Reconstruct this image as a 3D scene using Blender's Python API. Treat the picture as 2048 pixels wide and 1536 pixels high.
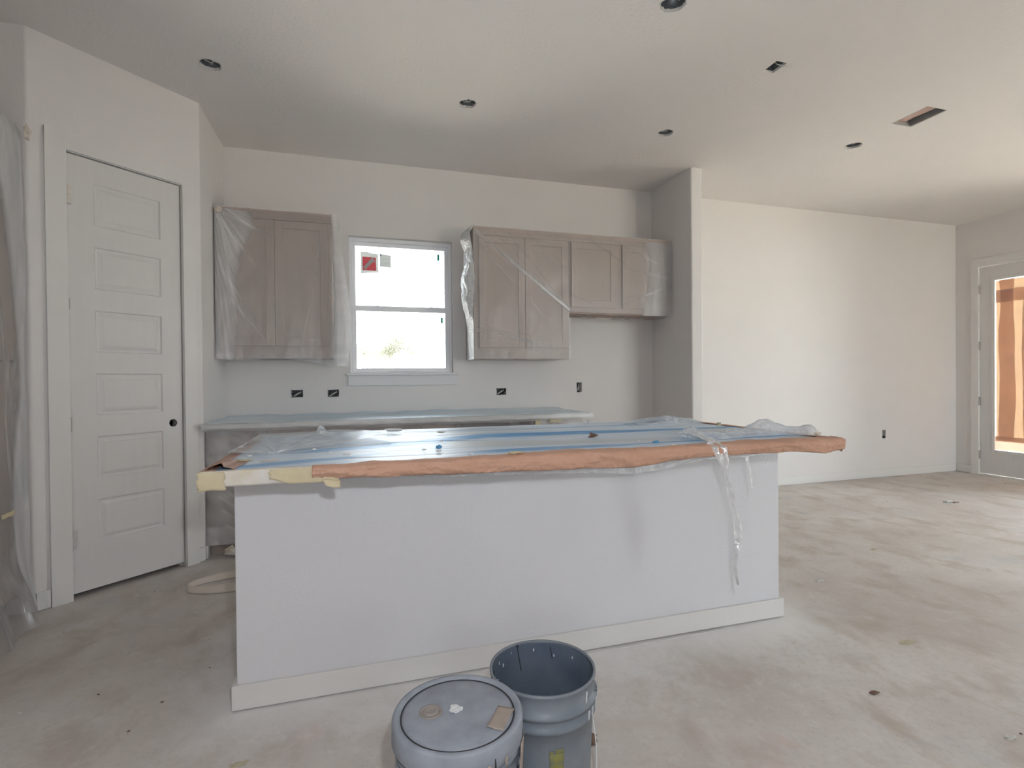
import bpy, bmesh, math, random
from math import sin, cos, pi, radians, exp, hypot
from mathutils import Vector, Matrix, noise
random.seed(7)
S = bpy.context.scene
for o in list(bpy.data.objects): bpy.data.objects.remove(o)
COL = S.collection
H = 3.048                       # ceiling height
YB, XL, XS, YE, XT, XR = 4.607, -.9645, 2.865, 3.965, 2.98, 7.17
# ------------------------------------------------------------------ camera
cd = bpy.data.cameras.new('camera'); cam = bpy.data.objects.new('camera', cd); COL.objects.link(cam)
f_, yaw, pit, rol, ch = 1045.555, .2936570, .0087597, -.0096580, 1.19242
Fw = Vector((sin(yaw)*cos(pit), cos(yaw)*cos(pit), -sin(pit)))
Rt = Vector((cos(yaw), -sin(yaw), 0)); Up = Rt.cross(Fw)
R2 = Rt*cos(rol)+Up*sin(rol); U2 = -Rt*sin(rol)+Up*cos(rol)
cam.matrix_world = Matrix(((R2.x, U2.x, -Fw.x, 0), (R2.y, U2.y, -Fw.y, 0), (R2.z, U2.z, -Fw.z, ch), (0, 0, 0, 1)))
cd.sensor_width = 36; cd.sensor_fit = 'HORIZONTAL'; cd.lens = f_/2048*36; cd.clip_start = .02; cd.clip_end = 500
S.camera = cam
# ------------------------------------------------------------------ world, lights, exposure
S.view_settings.view_transform = 'Standard'; S.view_settings.look = 'None'
S.view_settings.exposure = 0.93; S.view_settings.gamma = 1; S.view_settings.use_curve_mapping = False
SKY = 6.8; SUN = 24.0; FLASH = 27
w = bpy.data.worlds.new('sky'); S.world = w; w.use_nodes = True
bg = w.node_tree.nodes['Background']; bg.inputs[0].default_value = (.87, .94, 1.0, 1); bg.inputs[1].default_value = SKY
sd = bpy.data.lights.new('sun', 'SUN'); sd.energy = SUN; sd.angle = radians(.6); sd.color = (1, .93, .82)
so = bpy.data.objects.new('sun', sd); COL.objects.link(so)
so.rotation_euler = Vector((-cos(radians(62)), -.04, -sin(radians(62)))).to_track_quat('-Z', 'Y').to_euler()
fd = bpy.data.lights.new('camera_flash', 'POINT'); fd.energy = FLASH; fd.shadow_soft_size = .03; fd.color = (.93, .95, 1)
fo = bpy.data.objects.new('camera_flash', fd); COL.objects.link(fo); fo.location = (.10, -.03, 1.42)
REAR_WIN = [(-1.7, -1.0, 1.2, 2.2), (4.45, 5.7, .06, 2.8), (5.8, 6.95, .06, 2.8)]  # unseen; the leftmost is added to brighten the partition, all sized for the light
RIGHT_WIN = [(2.12, 3.28, .06, 2.75)]  # unseen opening, added and sized to brighten the living side
YR = -3.2
def portal(x0, x1, z0, z1, y, sgn):
    d = bpy.data.lights.new('window_portal', 'AREA'); d.shape = 'RECTANGLE'; d.size = x1-x0; d.size_y = z1-z0
    d.cycles.is_portal = True; o = bpy.data.objects.new('window_portal', d); COL.objects.link(o)
    o.location = ((x0+x1)/2, y, (z0+z1)/2); o.rotation_euler = Vector((0, sgn, 0)).to_track_quat('-Z', 'Y').to_euler()
for a in REAR_WIN: portal(*a, YR-.13, 1)
portal(-.025, .845, 1.26, 2.42, YB+.13, -1)
def portal_x(y0, y1, z0, z1):
    d = bpy.data.lights.new('window_portal', 'AREA'); d.shape = 'RECTANGLE'; d.size = y1-y0; d.size_y = z1-z0
    d.cycles.is_portal = True; o = bpy.data.objects.new('window_portal', d); COL.objects.link(o)
    o.location = (XR+.13, (y0+y1)/2, (z0+z1)/2); o.rotation_euler = (pi/2, 0, pi/2)
for a in RIGHT_WIN: portal_x(*a)
try:
    c = S.cycles; c.diffuse_bounces = 7; c.max_bounces = 14; c.transparent_max_bounces = 16; c.transmission_bounces = 8
    c.use_denoising = True; c.caustics_reflective = False; c.caustics_refractive = False; c.sample_clamp_indirect = 8
except Exception: pass
# ------------------------------------------------------------------ materials
def mat(name, col, rough=.6, var=0, vscale=6, bump=0, bscale=60, spec=.4, metal=0, stretch=(1, 1, 1), col2=None, bdist=.003):
    m = bpy.data.materials.new(name); m.use_nodes = True; nt = m.node_tree; N = nt.nodes; L = nt.links
    b = N['Principled BSDF']; b.inputs['Roughness'].default_value = rough; b.inputs['Metallic'].default_value = metal
    b.inputs['Specular IOR Level'].default_value = spec
    b.inputs['Base Color'].default_value = (*col, 1)
    tc = N.new('ShaderNodeTexCoord'); mp = N.new('ShaderNodeMapping'); mp.inputs['Scale'].default_value = stretch
    L.new(tc.outputs['Object'], mp.inputs[0])
    n = N.new('ShaderNodeTexNoise'); n.inputs['Scale'].default_value = vscale; n.inputs['Detail'].default_value = 6
    L.new(mp.outputs[0], n.inputs[0])
    r = N.new('ShaderNodeValToRGB'); r.color_ramp.elements[0].position = .3; r.color_ramp.elements[1].position = .7
    c2 = col2 or tuple(x*(1-var) for x in col)
    r.color_ramp.elements[0].color = (*c2, 1); r.color_ramp.elements[1].color = (*col, 1)
    L.new(n.outputs[0], r.inputs[0]); L.new(r.outputs[0], b.inputs['Base Color'])
    if bump:
        n2 = N.new('ShaderNodeTexNoise'); n2.inputs['Scale'].default_value = bscale; n2.inputs['Detail'].default_value = 3
        L.new(mp.outputs[0], n2.inputs[0]); bp = N.new('ShaderNodeBump'); bp.inputs['Strength'].default_value = bump
        bp.inputs['Distance'].default_value = bdist; L.new(n2.outputs[0], bp.inputs['Height']); L.new(bp.outputs[0], b.inputs['Normal'])
    return m
WALL = (.70, .68, .665)
M_wall = mat('painted_drywall', WALL, .75, .02, 3, .3, 85, .25)
M_ceil = mat('textured_ceiling', (.77, .745, .725), .85, .02, 3, .8, 45, .15)
M_isl = mat('painted_half_wall', (.68, .68, .705), .75, .02, 3, .45, 75, .25)
M_trim = mat('trim_paint', (.70, .69, .67), .45, .03, 5, .1, 90)
M_door = mat('door_paint', (.66, .65, .635), .45, .03, 5, .07, 40, stretch=(6, 6, .5))
M_cab = mat('taupe_cabinet', (.39, .325, .29), .5, .06, 8, .1, 60, stretch=(4, 4, .6))
M_cabin = mat('cabinet_interior', (.42, .33, .25), .6, .1, 6)
M_dark = mat('dark_void', (.02, .022, .025), .8)
M_box = mat('outlet_box_plastic', (.045, .05, .06), .5)
M_can = mat('can_metal', (.30, .33, .34), .45, .3, 20, metal=.5)
M_wire = mat('white_cable', (.62, .61, .58), .5)
M_torn = mat('torn_gypsum', (.62, .61, .58), .9, .15, 60, .6, 150)
M_vinyl = mat('window_vinyl', (.84, .85, .88), .4)
M_quartz = mat('quartz', (.72, .71, .69), .3, .06, 12)
M_tapeY = mat('masking_tape', (.62, .54, .36), .6, .12, 18, .5, 60)
M_tapeW = mat('paint_washed_tape', (.68, .66, .64), .6, .12, 14, .4, 40, col2=(.60, .53, .38))
M_kraft = mat('kraft_paper', (.57, .35, .255), .7, .14, 7, .7, 22, col2=(.51, .295, .205), bdist=.006)
M_kraft2 = mat('kraft_paper_plain', (.40, .25, .19), .75, .1, 9, .4, 20)
M_cream = mat('cream_paper_tape', (.62, .56, .49), .65, .06, 9)
M_crumb = mat('white_crumb', (.74, .74, .73), .8, .1, 80)
M_brown = mat('dead_leaf', (.20, .115, .075), .7, .4, 60)
M_tan = mat('tan_scrap', (.52, .47, .33), .7, .2, 50)
M_bluep = mat('blue_plastic_chip', (.10, .30, .50), .4)
M_metal = mat('hinge_metal', (.45, .43, .40), .4, .1, 40, metal=.6)
M_hingew = mat('painted_hinge', (.60, .59, .56), .5, .1, 40)
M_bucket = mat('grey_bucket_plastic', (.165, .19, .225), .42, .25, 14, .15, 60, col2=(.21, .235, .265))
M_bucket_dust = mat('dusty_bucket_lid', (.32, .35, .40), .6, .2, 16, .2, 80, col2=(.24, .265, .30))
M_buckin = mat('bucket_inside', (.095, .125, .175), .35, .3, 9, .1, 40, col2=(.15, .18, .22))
M_groove = mat('lid_groove', (.035, .035, .04), .6)
M_paintd = mat('dried_white_paint', (.66, .67, .68), .6)
M_peachd = mat('dried_beige_drip', (.42, .34, .29), .65, .1, 30)
M_card = mat('dusty_tape_patch', (.36, .31, .27), .7, .12, 40)
M_yel = mat('faded_yellow_print', (.27, .25, .04), .6, .35, 55, col2=(.17, .18, .12))
M_spout = mat('spout_cap', (.30, .27, .25), .5, .1, 40)
M_bail = mat('bail_wire', (.55, .56, .57), .4, metal=.3)
M_pinkins = mat('vent_insulation', (.62, .44, .38), .85, .2, 18, .5, 30)
M_galv = mat('galvanised_boot', (.50, .49, .47), .5, .15, 20, metal=.2)
M_ground = mat('bare_ground', (.50, .46, .40), .9, .2, .5)
M_bark = mat('pale_bark', (.22, .20, .17), .9)
M_leaf = mat('dry_leaves', (.17, .18, .13), .9)
M_green = mat('green_tab', (.02, .42, .30), .5)
M_print = mat('grey_print', (.30, .33, .38), .8)
M_navy = mat('navy_print', (.05, .06, .22), .8)
M_scrapwood = mat('white_trim_strip', (.62, .61, .59), .6)
M_sillw = mat('sill_paint', (.66, .665, .67), .4)

def translucent(name, col, tf=.6, var=.12, vs=10, bump=.3, stretch=(1, 1, 1)):
    m = mat(name, col, .75, var, vs, bump, 24, .2, stretch=stretch); nt = m.node_tree; N = nt.nodes; L = nt.links
    b = N['Principled BSDF']; out = N['Material Output']; t = N.new('ShaderNodeBsdfTranslucent'); mx = N.new('ShaderNodeMixShader')
    mx.inputs[0].default_value = tf; r = [n for n in N if n.type == 'VALTORGB'][0]
    L.new(r.outputs[0], t.inputs[0]); L.new(b.outputs[0], mx.inputs[1]); L.new(t.outputs[0], mx.inputs[2]); L.new(mx.outputs[0], out.inputs[0])
    return m
M_sticker = translucent('backlit_sticker', (.50, .52, .50), .2, .08, 40)
M_stickred = translucent('backlit_red', (.80, .16, .19), .75, .15, 40)
M_paperlit = translucent('sunlit_kraft', (.47, .295, .17), .55, .1, 5)
M_paperlit2 = translucent('kraft_layer', (.66, .44, .33), .55, .1, 5)

def film(name, col=(.80, .81, .82), base=.12, nz=.35, scale=4, stretch=(1, 1, 1), gl=.10, bump=.6, bs=9, power=(.5, .72), rough=.22):
    """clear polythene: transparent, whitening with vertex attribute 'fold' and in noisy creases"""
    m = bpy.data.materials.new(name); m.use_nodes = True; nt = m.node_tree; N = nt.nodes; L = nt.links
    N.remove(N['Principled BSDF']); out = N['Material Output']
    tc = N.new('ShaderNodeTexCoord'); mp = N.new('ShaderNodeMapping'); mp.inputs['Scale'].default_value = stretch
    L.new(tc.outputs['Object'], mp.inputs[0])
    n = N.new('ShaderNodeTexNoise'); n.inputs['Scale'].default_value = scale; n.inputs['Detail'].default_value = 5; n.inputs['Distortion'].default_value = .6
    L.new(mp.outputs[0], n.inputs[0])
    mr = N.new('ShaderNodeMapRange'); mr.inputs[1].default_value = power[0]; mr.inputs[2].default_value = power[1]
    mr.inputs[3].default_value = base; mr.inputs[4].default_value = base+nz; L.new(n.outputs[0], mr.inputs[0])
    at = N.new('ShaderNodeAttribute'); at.attribute_name = 'fold'
    ad = N.new('ShaderNodeMath'); ad.operation = 'ADD'; ad.use_clamp = True; L.new(mr.outputs[0], ad.inputs[0]); L.new(at.outputs['Fac'], ad.inputs[1])
    df = N.new('ShaderNodeBsdfDiffuse'); df.inputs[0].default_value = (*col, 1)
    tl = N.new('ShaderNodeBsdfTranslucent'); tl.inputs[0].default_value = (*col, 1)
    m1 = N.new('ShaderNodeMixShader'); m1.inputs[0].default_value = .3; L.new(df.outputs[0], m1.inputs[1]); L.new(tl.outputs[0], m1.inputs[2])
    tr = N.new('ShaderNodeBsdfTransparent'); tr.inputs[0].default_value = (.97, .97, .97, 1)
    m2 = N.new('ShaderNodeMixShader'); L.new(ad.outputs[0], m2.inputs[0]); L.new(tr.outputs[0], m2.inputs[1]); L.new(m1.outputs[0], m2.inputs[2])
    g = N.new('ShaderNodeBsdfGlossy'); g.inputs['Roughness'].default_value = rough
    bn = N.new('ShaderNodeTexNoise'); bn.inputs['Scale'].default_value = bs; bn.inputs['Detail'].default_value = 4; L.new(mp.outputs[0], bn.inputs[0])
    bp = N.new('ShaderNodeBump'); bp.inputs['Strength'].default_value = bump; bp.inputs['Distance'].default_value = .02
    L.new(bn.outputs[0], bp.inputs['Height']); L.new(bp.outputs[0], g.inputs['Normal']); L.new(bp.outputs[0], df.inputs['Normal'])
    m3 = N.new('ShaderNodeMixShader'); m3.inputs[0].default_value = gl; L.new(m2.outputs[0], m3.inputs[1]); L.new(g.outputs[0], m3.inputs[2])
    L.new(m3.outputs[0], out.inputs[0]); return m
M_film = film('clear_polythene', base=.07, nz=.08, scale=5, stretch=(1, 1, .6), gl=.05, bump=.35, bs=8, rough=.35)
M_filmD = film('diagonal_polythene', base=.06, nz=.05, scale=5, stretch=(1, 1, 1.6), gl=.05, bump=.25, bs=6, rough=.35)
M_filmW = film('crumpled_polythene', base=.38, nz=.35, scale=22, gl=.16, bump=1, bs=30)
M_filmF = film('tented_polythene', col=(.82, .86, .89), base=.28, nz=.20, scale=8, gl=.12)
M_filmTall = film('draped_polythene', base=.20, nz=.28, scale=3, stretch=(1, 2.2, .45), gl=.08, bump=.8, bs=5)
M_filmC = film('sagging_polythene', base=.34, nz=.15, scale=14, stretch=(2, 1, .6), gl=.08, bump=.5, bs=12, rough=.3)
M_filmS = film('hanging_strip_polythene', col=(.90, .91, .92), base=.50, nz=.35, scale=14, stretch=(2, 1, .6), gl=.2, bump=1, bs=16, rough=.18)

M_glass = bpy.data.materials.new('window_glass'); M_glass.use_nodes = True
_n = M_glass.node_tree.nodes; _l = M_glass.node_tree.links; _n.remove(_n['Principled BSDF'])
_t = _n.new('ShaderNodeBsdfTransparent'); _t.inputs[0].default_value = (.95, .96, .96, 1); _g = _n.new('ShaderNodeBsdfGlossy'); _g.inputs['Roughness'].default_value = .02
_f = _n.new('ShaderNodeFresnel'); _f.inputs[0].default_value = 1.45; _m = _n.new('ShaderNodeMixShader')
_l.new(_f.outputs[0], _m.inputs[0]); _l.new(_t.outputs[0], _m.inputs[1]); _l.new(_g.outputs[0], _m.inputs[2]); _l.new(_m.outputs[0], _n['Material Output'].inputs[0])

# blue protective film: colour from vertex attribute (the film is printed / bunched in blue bands)
def attr_mat(name, rough=.55, bump=.35, bs=18, stretch=(1, 5, 1), dust=.28, spec=.28):
    m = bpy.data.materials.new(name); m.use_nodes = True; N = m.node_tree.nodes; L = m.node_tree.links; b = N['Principled BSDF']
    a = N.new('ShaderNodeAttribute'); a.attribute_name = 'tint'
    tc = N.new('ShaderNodeTexCoord'); mp = N.new('ShaderNodeMapping'); mp.inputs['Scale'].default_value = stretch; L.new(tc.outputs['Object'], mp.inputs[0])
    n = N.new('ShaderNodeTexNoise'); n.inputs['Scale'].default_value = 3; n.inputs['Detail'].default_value = 8; L.new(mp.outputs[0], n.inputs[0])
    r = N.new('ShaderNodeMapRange'); r.inputs[1].default_value = .45; r.inputs[2].default_value = .75; r.inputs[4].default_value = dust; L.new(n.outputs[0], r.inputs[0])
    mx = N.new('ShaderNodeMix'); mx.data_type = 'RGBA'; L.new(r.outputs[0], mx.inputs['Factor']); L.new(a.outputs['Color'], mx.inputs['A']); mx.inputs['B'].default_value = (.55, .55, .53, 1)
    L.new(mx.outputs['Result'], b.inputs['Base Color']); b.inputs['Roughness'].default_value = rough; b.inputs['Specular IOR Level'].default_value = spec
    n2 = N.new('ShaderNodeTexNoise'); n2.inputs['Scale'].default_value = bs; L.new(mp.outputs[0], n2.inputs[0]); bp = N.new('ShaderNodeBump')
    bp.inputs['Strength'].default_value = bump; bp.inputs['Distance'].default_value = .006; L.new(n2.outputs[0], bp.inputs['Height']); L.new(bp.outputs[0], b.inputs['Normal'])
    return m
M_blue = attr_mat('blue_striped_film', .45, spec=.4)
M_blueback = attr_mat('blue_back_film', .30, .3, 14, dust=.15, spec=.6)

# concrete floor
def floor_mat():
    m = bpy.data.materials.new('dusty_concrete'); m.use_nodes = True; N = m.node_tree.nodes; L = m.node_tree.links; b = N['Principled BSDF']
    tc = N.new('ShaderNodeTexCoord')
    def ns(scale, det=8, dist=.5, st=(1, 1, 1), rough=.6):
        mp = N.new('ShaderNodeMapping'); mp.inputs['Scale'].default_value = st; mp.inputs['Rotation'].default_value = (0, 0, .4); L.new(tc.outputs['Object'], mp.inputs[0])
        n = N.new('ShaderNodeTexNoise'); n.inputs['Scale'].default_value = scale; n.inputs['Detail'].default_value = det; n.inputs['Distortion'].default_value = dist
        n.inputs['Roughness'].default_value = rough; L.new(mp.outputs[0], n.inputs[0]); return n.outputs[0]
    def mr(x, a, b_, lo=0, hi=1):
        r = N.new('ShaderNodeMapRange'); r.inputs[1].default_value = a; r.inputs[2].default_value = b_; r.inputs[3].default_value = lo; r.inputs[4].default_value = hi; L.new(x, r.inputs[0]); return r.outputs[0]
    def mix(fac, A, B):
        x = N.new('ShaderNodeMix'); x.data_type = 'RGBA'; L.new(fac, x.inputs['Factor'])
        for k, v in (('A', A), ('B', B)):
            if isinstance(v, tuple): x.inputs[k].default_value = (*v, 1)
            else: L.new(v, x.inputs[k])
        return x.outputs['Result']
    c = mix(mr(ns(1.3), .38, .66), (.53, .49, .455), (.66, .635, .61))
    c = mix(mr(ns(4.5, 10, .4, (1, .7, 1)), .5, .68, 0, .7), c, (.42, .365, .305))
    c = mix(mr(ns(2.6, 6, .3), .58, .7, 0, .5), c, (.49, .51, .53))
    c = mix(mr(ns(1.9, 6, .7), .64, .70, 0, .30), c, (.62, .40, .35))
    c = mix(mr(ns(14, 8, .3), .55, .75, 0, .45), c, (.70, .69, .67))
    c = mix(mr(ns(40, 5, 0), .50, .72, 0, .38), c, (0.457, 0.406, 0.356))
    c = mix(mr(ns(110, 2, 0), .64, .74, 0, .5), c, (0.330, 0.279, 0.241))
    # white overspray along the island wall base: distance to the island rectangle
    sx = N.new('ShaderNodeSeparateXYZ'); L.new(tc.outputs['Object'], sx.inputs[0])
    def mth(op, a, b2=None):
        q = N.new('ShaderNodeMath'); q.operation = op
        for i, v in enumerate((a, b2)):
            if v is None: continue
            if isinstance(v, (int, float)): q.inputs[i].default_value = v
            else: L.new(v, q.inputs[i])
        return q.outputs[0]
    dx = mth('MAXIMUM', mth('SUBTRACT', mth('ABSOLUTE', mth('SUBTRACT', sx.outputs[0], .80)), 1.23), 0)
    dy = mth('MAXIMUM', mth('SUBTRACT', mth('ABSOLUTE', mth('SUBTRACT', sx.outputs[1], 2.45)), .365), 0)
    d = mth('SQRT', mth('ADD', mth('MULTIPLY', dx, dx), mth('MULTIPLY', dy, dy)))
    d = mth('ADD', d, mth('MULTIPLY', mth('SUBTRACT', ns(7, 6), .5), .25))
    c = mix(mr(d, .0, .26, .75, 0), c, (0.780, 0.780, 0.780))
    L.new(c, b.inputs['Base Color']); b.inputs['Roughness'].default_value = .62; b.inputs['Specular IOR Level'].default_value = .35
    bp = N.new('ShaderNodeBump'); bp.inputs['Strength'].default_value = .35; bp.inputs['Distance'].default_value = .004
    L.new(ns(60, 6), bp.inputs['Height']); L.new(bp.outputs[0], b.inputs['Normal'])
    return m
M_floor = floor_mat()
# ------------------------------------------------------------------ helpers
def link(name, me, m, parent=None, smooth=False):
    o = bpy.data.objects.new(name, me); COL.objects.link(o)
    if m: me.materials.append(m)
    if smooth:
        for p in me.polygons: p.use_smooth = True
    if parent: o.parent = parent
    return o
def obj(name, bm, m, parent=None, smooth=False, bevel=0, seg=2, world=True):
    """mesh from bmesh (world coordinates); under a parent the vertices are taken into its frame"""
    bmesh.ops.recalc_face_normals(bm, faces=bm.faces)
    if parent is not None and world:
        bmesh.ops.transform(bm, matrix=wm(parent).inverted(), verts=bm.verts)
    me = bpy.data.meshes.new(name); bm.to_mesh(me); bm.free()
    o = link(name, me, m, parent, smooth)
    if bevel:
        b = o.modifiers.new('bevel', 'BEVEL'); b.width = bevel; b.segments = seg; b.limit_method = 'ANGLE'; b.angle_limit = radians(40)
    return o
def wm(o):
    M = Matrix.LocRotScale(o.location, o.rotation_euler, o.scale)
    return wm(o.parent) @ M if o.parent else M
def empty(name, loc=(0, 0, 0), rz=0):
    o = bpy.data.objects.new(name, None); COL.objects.link(o); o.location = loc; o.rotation_euler = (0, 0, rz); o.empty_display_size = .1
    return o
def tag(o, label=None, cat=None, group=None, kind=None):
    if label: o['label'] = label
    if cat: o['category'] = cat
    if group: o['group'] = group
    if kind: o['kind'] = kind
    return o
def struct(o, label=None): o['kind'] = 'structure'; return o if not label else tag(o, label)
def BM(): return bmesh.new()
def box(bm, x0, x1, y0, y1, z0, z1):
    v = [bm.verts.new(p) for p in ((x0, y0, z0), (x1, y0, z0), (x1, y1, z0), (x0, y1, z0), (x0, y0, z1), (x1, y0, z1), (x1, y1, z1), (x0, y1, z1))]
    for q in ((0, 1, 2, 3), (4, 5, 6, 7), (0, 1, 5, 4), (1, 2, 6, 5), (2, 3, 7, 6), (3, 0, 4, 7)): bm.faces.new([v[i] for i in q])
    return bm
def bx(*a): return box(BM(), *a)
def prism(bm, pts, z0, z1, axis='z', off=0):
    """extrude plan outline; axis 'y': pts are (x,z) and z0,z1 are y; axis 'x': pts are (y,z)"""
    def P(a, b, c): return (a, b, c) if axis == 'z' else ((a, c, b) if axis == 'y' else (c, a, b))
    lo = [bm.verts.new(P(a, b, z0)) for a, b in pts]; hi = [bm.verts.new(P(a, b, z1)) for a, b in pts]
    n = len(pts); bm.faces.new(lo); bm.faces.new(hi)
    for i in range(n): bm.faces.new((lo[i], lo[(i+1) % n], hi[(i+1) % n], hi[i]))
    return bm
def lathe(bm, prof, c=(0, 0, 0), n=48, a0=0, a1=2*pi):
    full = abs(a1-a0-2*pi) < 1e-6; k = n if full else n+1; rings = []
    for r, z in prof:
        if r < 1e-6: rings.append([bm.verts.new((c[0], c[1], c[2]+z))]*k)
        else: rings.append([bm.verts.new((c[0]+r*cos(a0+(a1-a0)*i/n), c[1]+r*sin(a0+(a1-a0)*i/n), c[2]+z)) for i in range(k)])
    for A, B in zip(rings, rings[1:]):
        for i in range(n):
            j = (i+1) % k; f = []
            for v in (A[i], A[j], B[j], B[i]):
                if v not in f: f.append(v)
            if len(f) > 2:
                try: bm.faces.new(f)
                except ValueError: pass
    return bm
def tube(bm, pts, r, n=8):
    pts = [Vector(p) for p in pts]; rings = []
    for i, p in enumerate(pts):
        t = (pts[min(i+1, len(pts)-1)]-pts[max(i-1, 0)]).normalized()
        a = t.orthogonal() if i == 0 else (a-t*a.dot(t))
        a.normalize(); b = t.cross(a); rr = r[i] if isinstance(r, (list, tuple)) else r
        rings.append([bm.verts.new(p+(a*cos(2*pi*k/n)+b*sin(2*pi*k/n))*rr) for k in range(n)])
    for A, B in zip(rings, rings[1:]):
        for k in range(n): bm.faces.new((A[k], A[(k+1) % n], B[(k+1) % n], B[k]))
    bm.faces.new(rings[0]); bm.faces.new(rings[-1]); return bm
def cut(o, bms):
    """boolean-subtract closed meshes from o and bake the result into its mesh"""
    tmp = []
    for bm in bms:
        bmesh.ops.recalc_face_normals(bm, faces=bm.faces)
        me = bpy.data.meshes.new('t'); bm.to_mesh(me); bm.free(); c = bpy.data.objects.new('t', me); COL.objects.link(c); tmp.append(c)
        c.matrix_world = wm(o) if o.parent else Matrix()
        md = o.modifiers.new('b', 'BOOLEAN'); md.operation = 'DIFFERENCE'; md.solver = 'EXACT'; md.object = c
    bpy.context.view_layer.update(); dg = bpy.context.evaluated_depsgraph_get()
    me = bpy.data.meshes.new_from_object(o.evaluated_get(dg)); o.modifiers.clear(); o.data = me
    for c in tmp: bpy.data.objects.remove(c)
def grid(name, nu, nv, fn, m, parent=None, attr=None, thick=0, smooth=True):
    """sheet from fn(u,v)->(xyz, value); value is stored in attribute attr ('fold' float or 'tint' colour)"""
    me = bpy.data.meshes.new(name); vs = []; vals = []
    for j in range(nv+1):
        for i in range(nu+1):
            p, a = fn(i/nu, j/nv); vs.append(p); vals.append(a)
    fs = [(j*(nu+1)+i, j*(nu+1)+i+1, (j+1)*(nu+1)+i+1, (j+1)*(nu+1)+i) for j in range(nv) for i in range(nu)]
    if parent is not None:
        Mi = wm(parent).inverted(); vs = [tuple(Mi @ Vector(p)) for p in vs]
    me.from_pydata([tuple(p) for p in vs], [], fs); me.update()
    if attr == 'fold':
        at = me.attributes.new('fold', 'FLOAT', 'POINT')
        for i, a in enumerate(vals): at.data[i].value = a
    elif attr == 'tint':
        at = me.attributes.new('tint', 'FLOAT_COLOR', 'POINT')
        for i, a in enumerate(vals): at.data[i].color = (*a, 1)
    o = link(name, me, m, parent, smooth)
    if thick: s = o.modifiers.new('solid', 'SOLIDIFY'); s.thickness = thick; s.offset = 0
    return o
def nz(x, y=0, z=0, s=1): return noise.noise(Vector((x*s, y*s, z*s)))
def interp(tab, x):
    if x <= tab[0][0]: return tab[0][1]
    for (a, b), (c, d) in zip(tab, tab[1:]):
        if x <= c: return b+(d-b)*(x-a)/(c-a)
    return tab[-1][1]
def sm(a, b, x):
    t = max(0, min(1, (x-a)/(b-a))); return t*t*(3-2*t)
def face(bm, pts, y):
    bm.faces.new([bm.verts.new((a, y, b)) for a, b in pts]); return bm
def seg(px, pz, x0, z0, x1, z1):
    dx, dz = x1-x0, z1-z0; l2 = dx*dx+dz*dz; t = max(0, min(1, ((px-x0)*dx+(pz-z0)*dz)/l2))
    return hypot(px-x0-t*dx, pz-z0-t*dz), t
def bull(pts, idx, r=.018, n=5):
    """round the listed corners of a plan outline"""
    out = []; L = len(pts)
    for i, p in enumerate(pts):
        if i not in idx: out.append(p); continue
        p = Vector(p); a = (Vector(pts[i-1])-p).normalized(); b = (Vector(pts[(i+1) % L])-p).normalized()
        A = p+a*r; B = p+b*r
        for k in range(n+1):
            t = k/n; q = A*(1-t)**2+p*2*t*(1-t)+B*t*t; out.append((q.x, q.y))
    return out
# ------------------------------------------------------------------ room shell
fl = struct(obj('floor', bx(-2.45, XR+.12, YR-.12, YB+.14, -.12, 0), M_floor))
T = .115
wb = struct(obj('wall_back', bx(-2.27, XS+.06, YB, YB+.14, 0, H), M_wall))
wl = struct(obj('wall_far', bx(XS+.06, XR+.12, YB+.02, YB+.14, 0, H), M_wall))
wr = struct(obj('wall_right', bx(XR, XR+.12, YR, YB+.02, 0, H), M_wall))
wleft = struct(obj('wall_left', bx(-2.39, -2.27, YR, YB+.14, 0, H), M_wall))
wre = struct(obj('wall_rear', bx(-2.39, XR+.12, YR-.12, YR, 0, H), M_wall))
cut(wre, [bx(a, b, YR-.3, YR+.2, c, d) for a, b, c, d in REAR_WIN])
cut(wr, [bx(XR-.2, XR+.3, a, b, c, d) for a, b, c, d in RIGHT_WIN])
struct(obj('added_shade_roof', bx(XR+.12, XR+1.7, 1.2, 3.38, 2.85, 2.97), M_trim), 'added roof keeping sun off the right window, out of view')  # added out of view to block direct sun at the right window
# pantry walls: return wall, angled wall and short side wall in one run of drywall
A_ = Vector((XL, 3.9386)); B_ = Vector((-1.6089, 3.3313)); tp = (A_-B_).normalized(); npn = Vector((tp.y, -tp.x)); LP = (A_-B_).length
Bi = B_-npn*T; Ai = A_-npn*T
plan = [(-2.27, B_.y), tuple(B_), tuple(A_), (XL, YB), (XL-T, YB), (XL-T, A_.y+.045), (B_.x-.045, B_.y+T), (-2.27, B_.y+T)]
pw = struct(obj('wall_pantry', prism(BM(), bull(plan, (1, 2), .009), 0, H), M_wall))
def PW(u, d, z):            # u along the angled wall, d in front of it
    q = B_+tp*u+npn*d; return (q.x, q.y, z)
def pbox(bm, u0, u1, d0, d1, z0, z1):
    v = [bm.verts.new(PW(u, d, z)) for u, d, z in ((u0, d0, z0), (u1, d0, z0), (u1, d1, z0), (u0, d1, z0), (u0, d0, z1), (u1, d0, z1), (u1, d1, z1), (u0, d1, z1))]
    for q in ((0, 1, 2, 3), (4, 5, 6, 7), (0, 1, 5, 4), (1, 2, 6, 5), (2, 3, 7, 6), (3, 0, 4, 7)): bm.faces.new([v[i] for i in q])
    return bm
DU0, DU1, DZ = .165, .757, 2.458
cut(pw, [pbox(BM(), DU0-.022, DU1+.022, -.3, .1, -.05, DZ+.022)])
# fridge partition
ps = struct(obj('wall_partition', prism(BM(), bull([(XS, YE), (XT, YE), (XT, YB+.02), (XS, YB)], (0, 1), .016), 0, H), M_wall))
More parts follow.
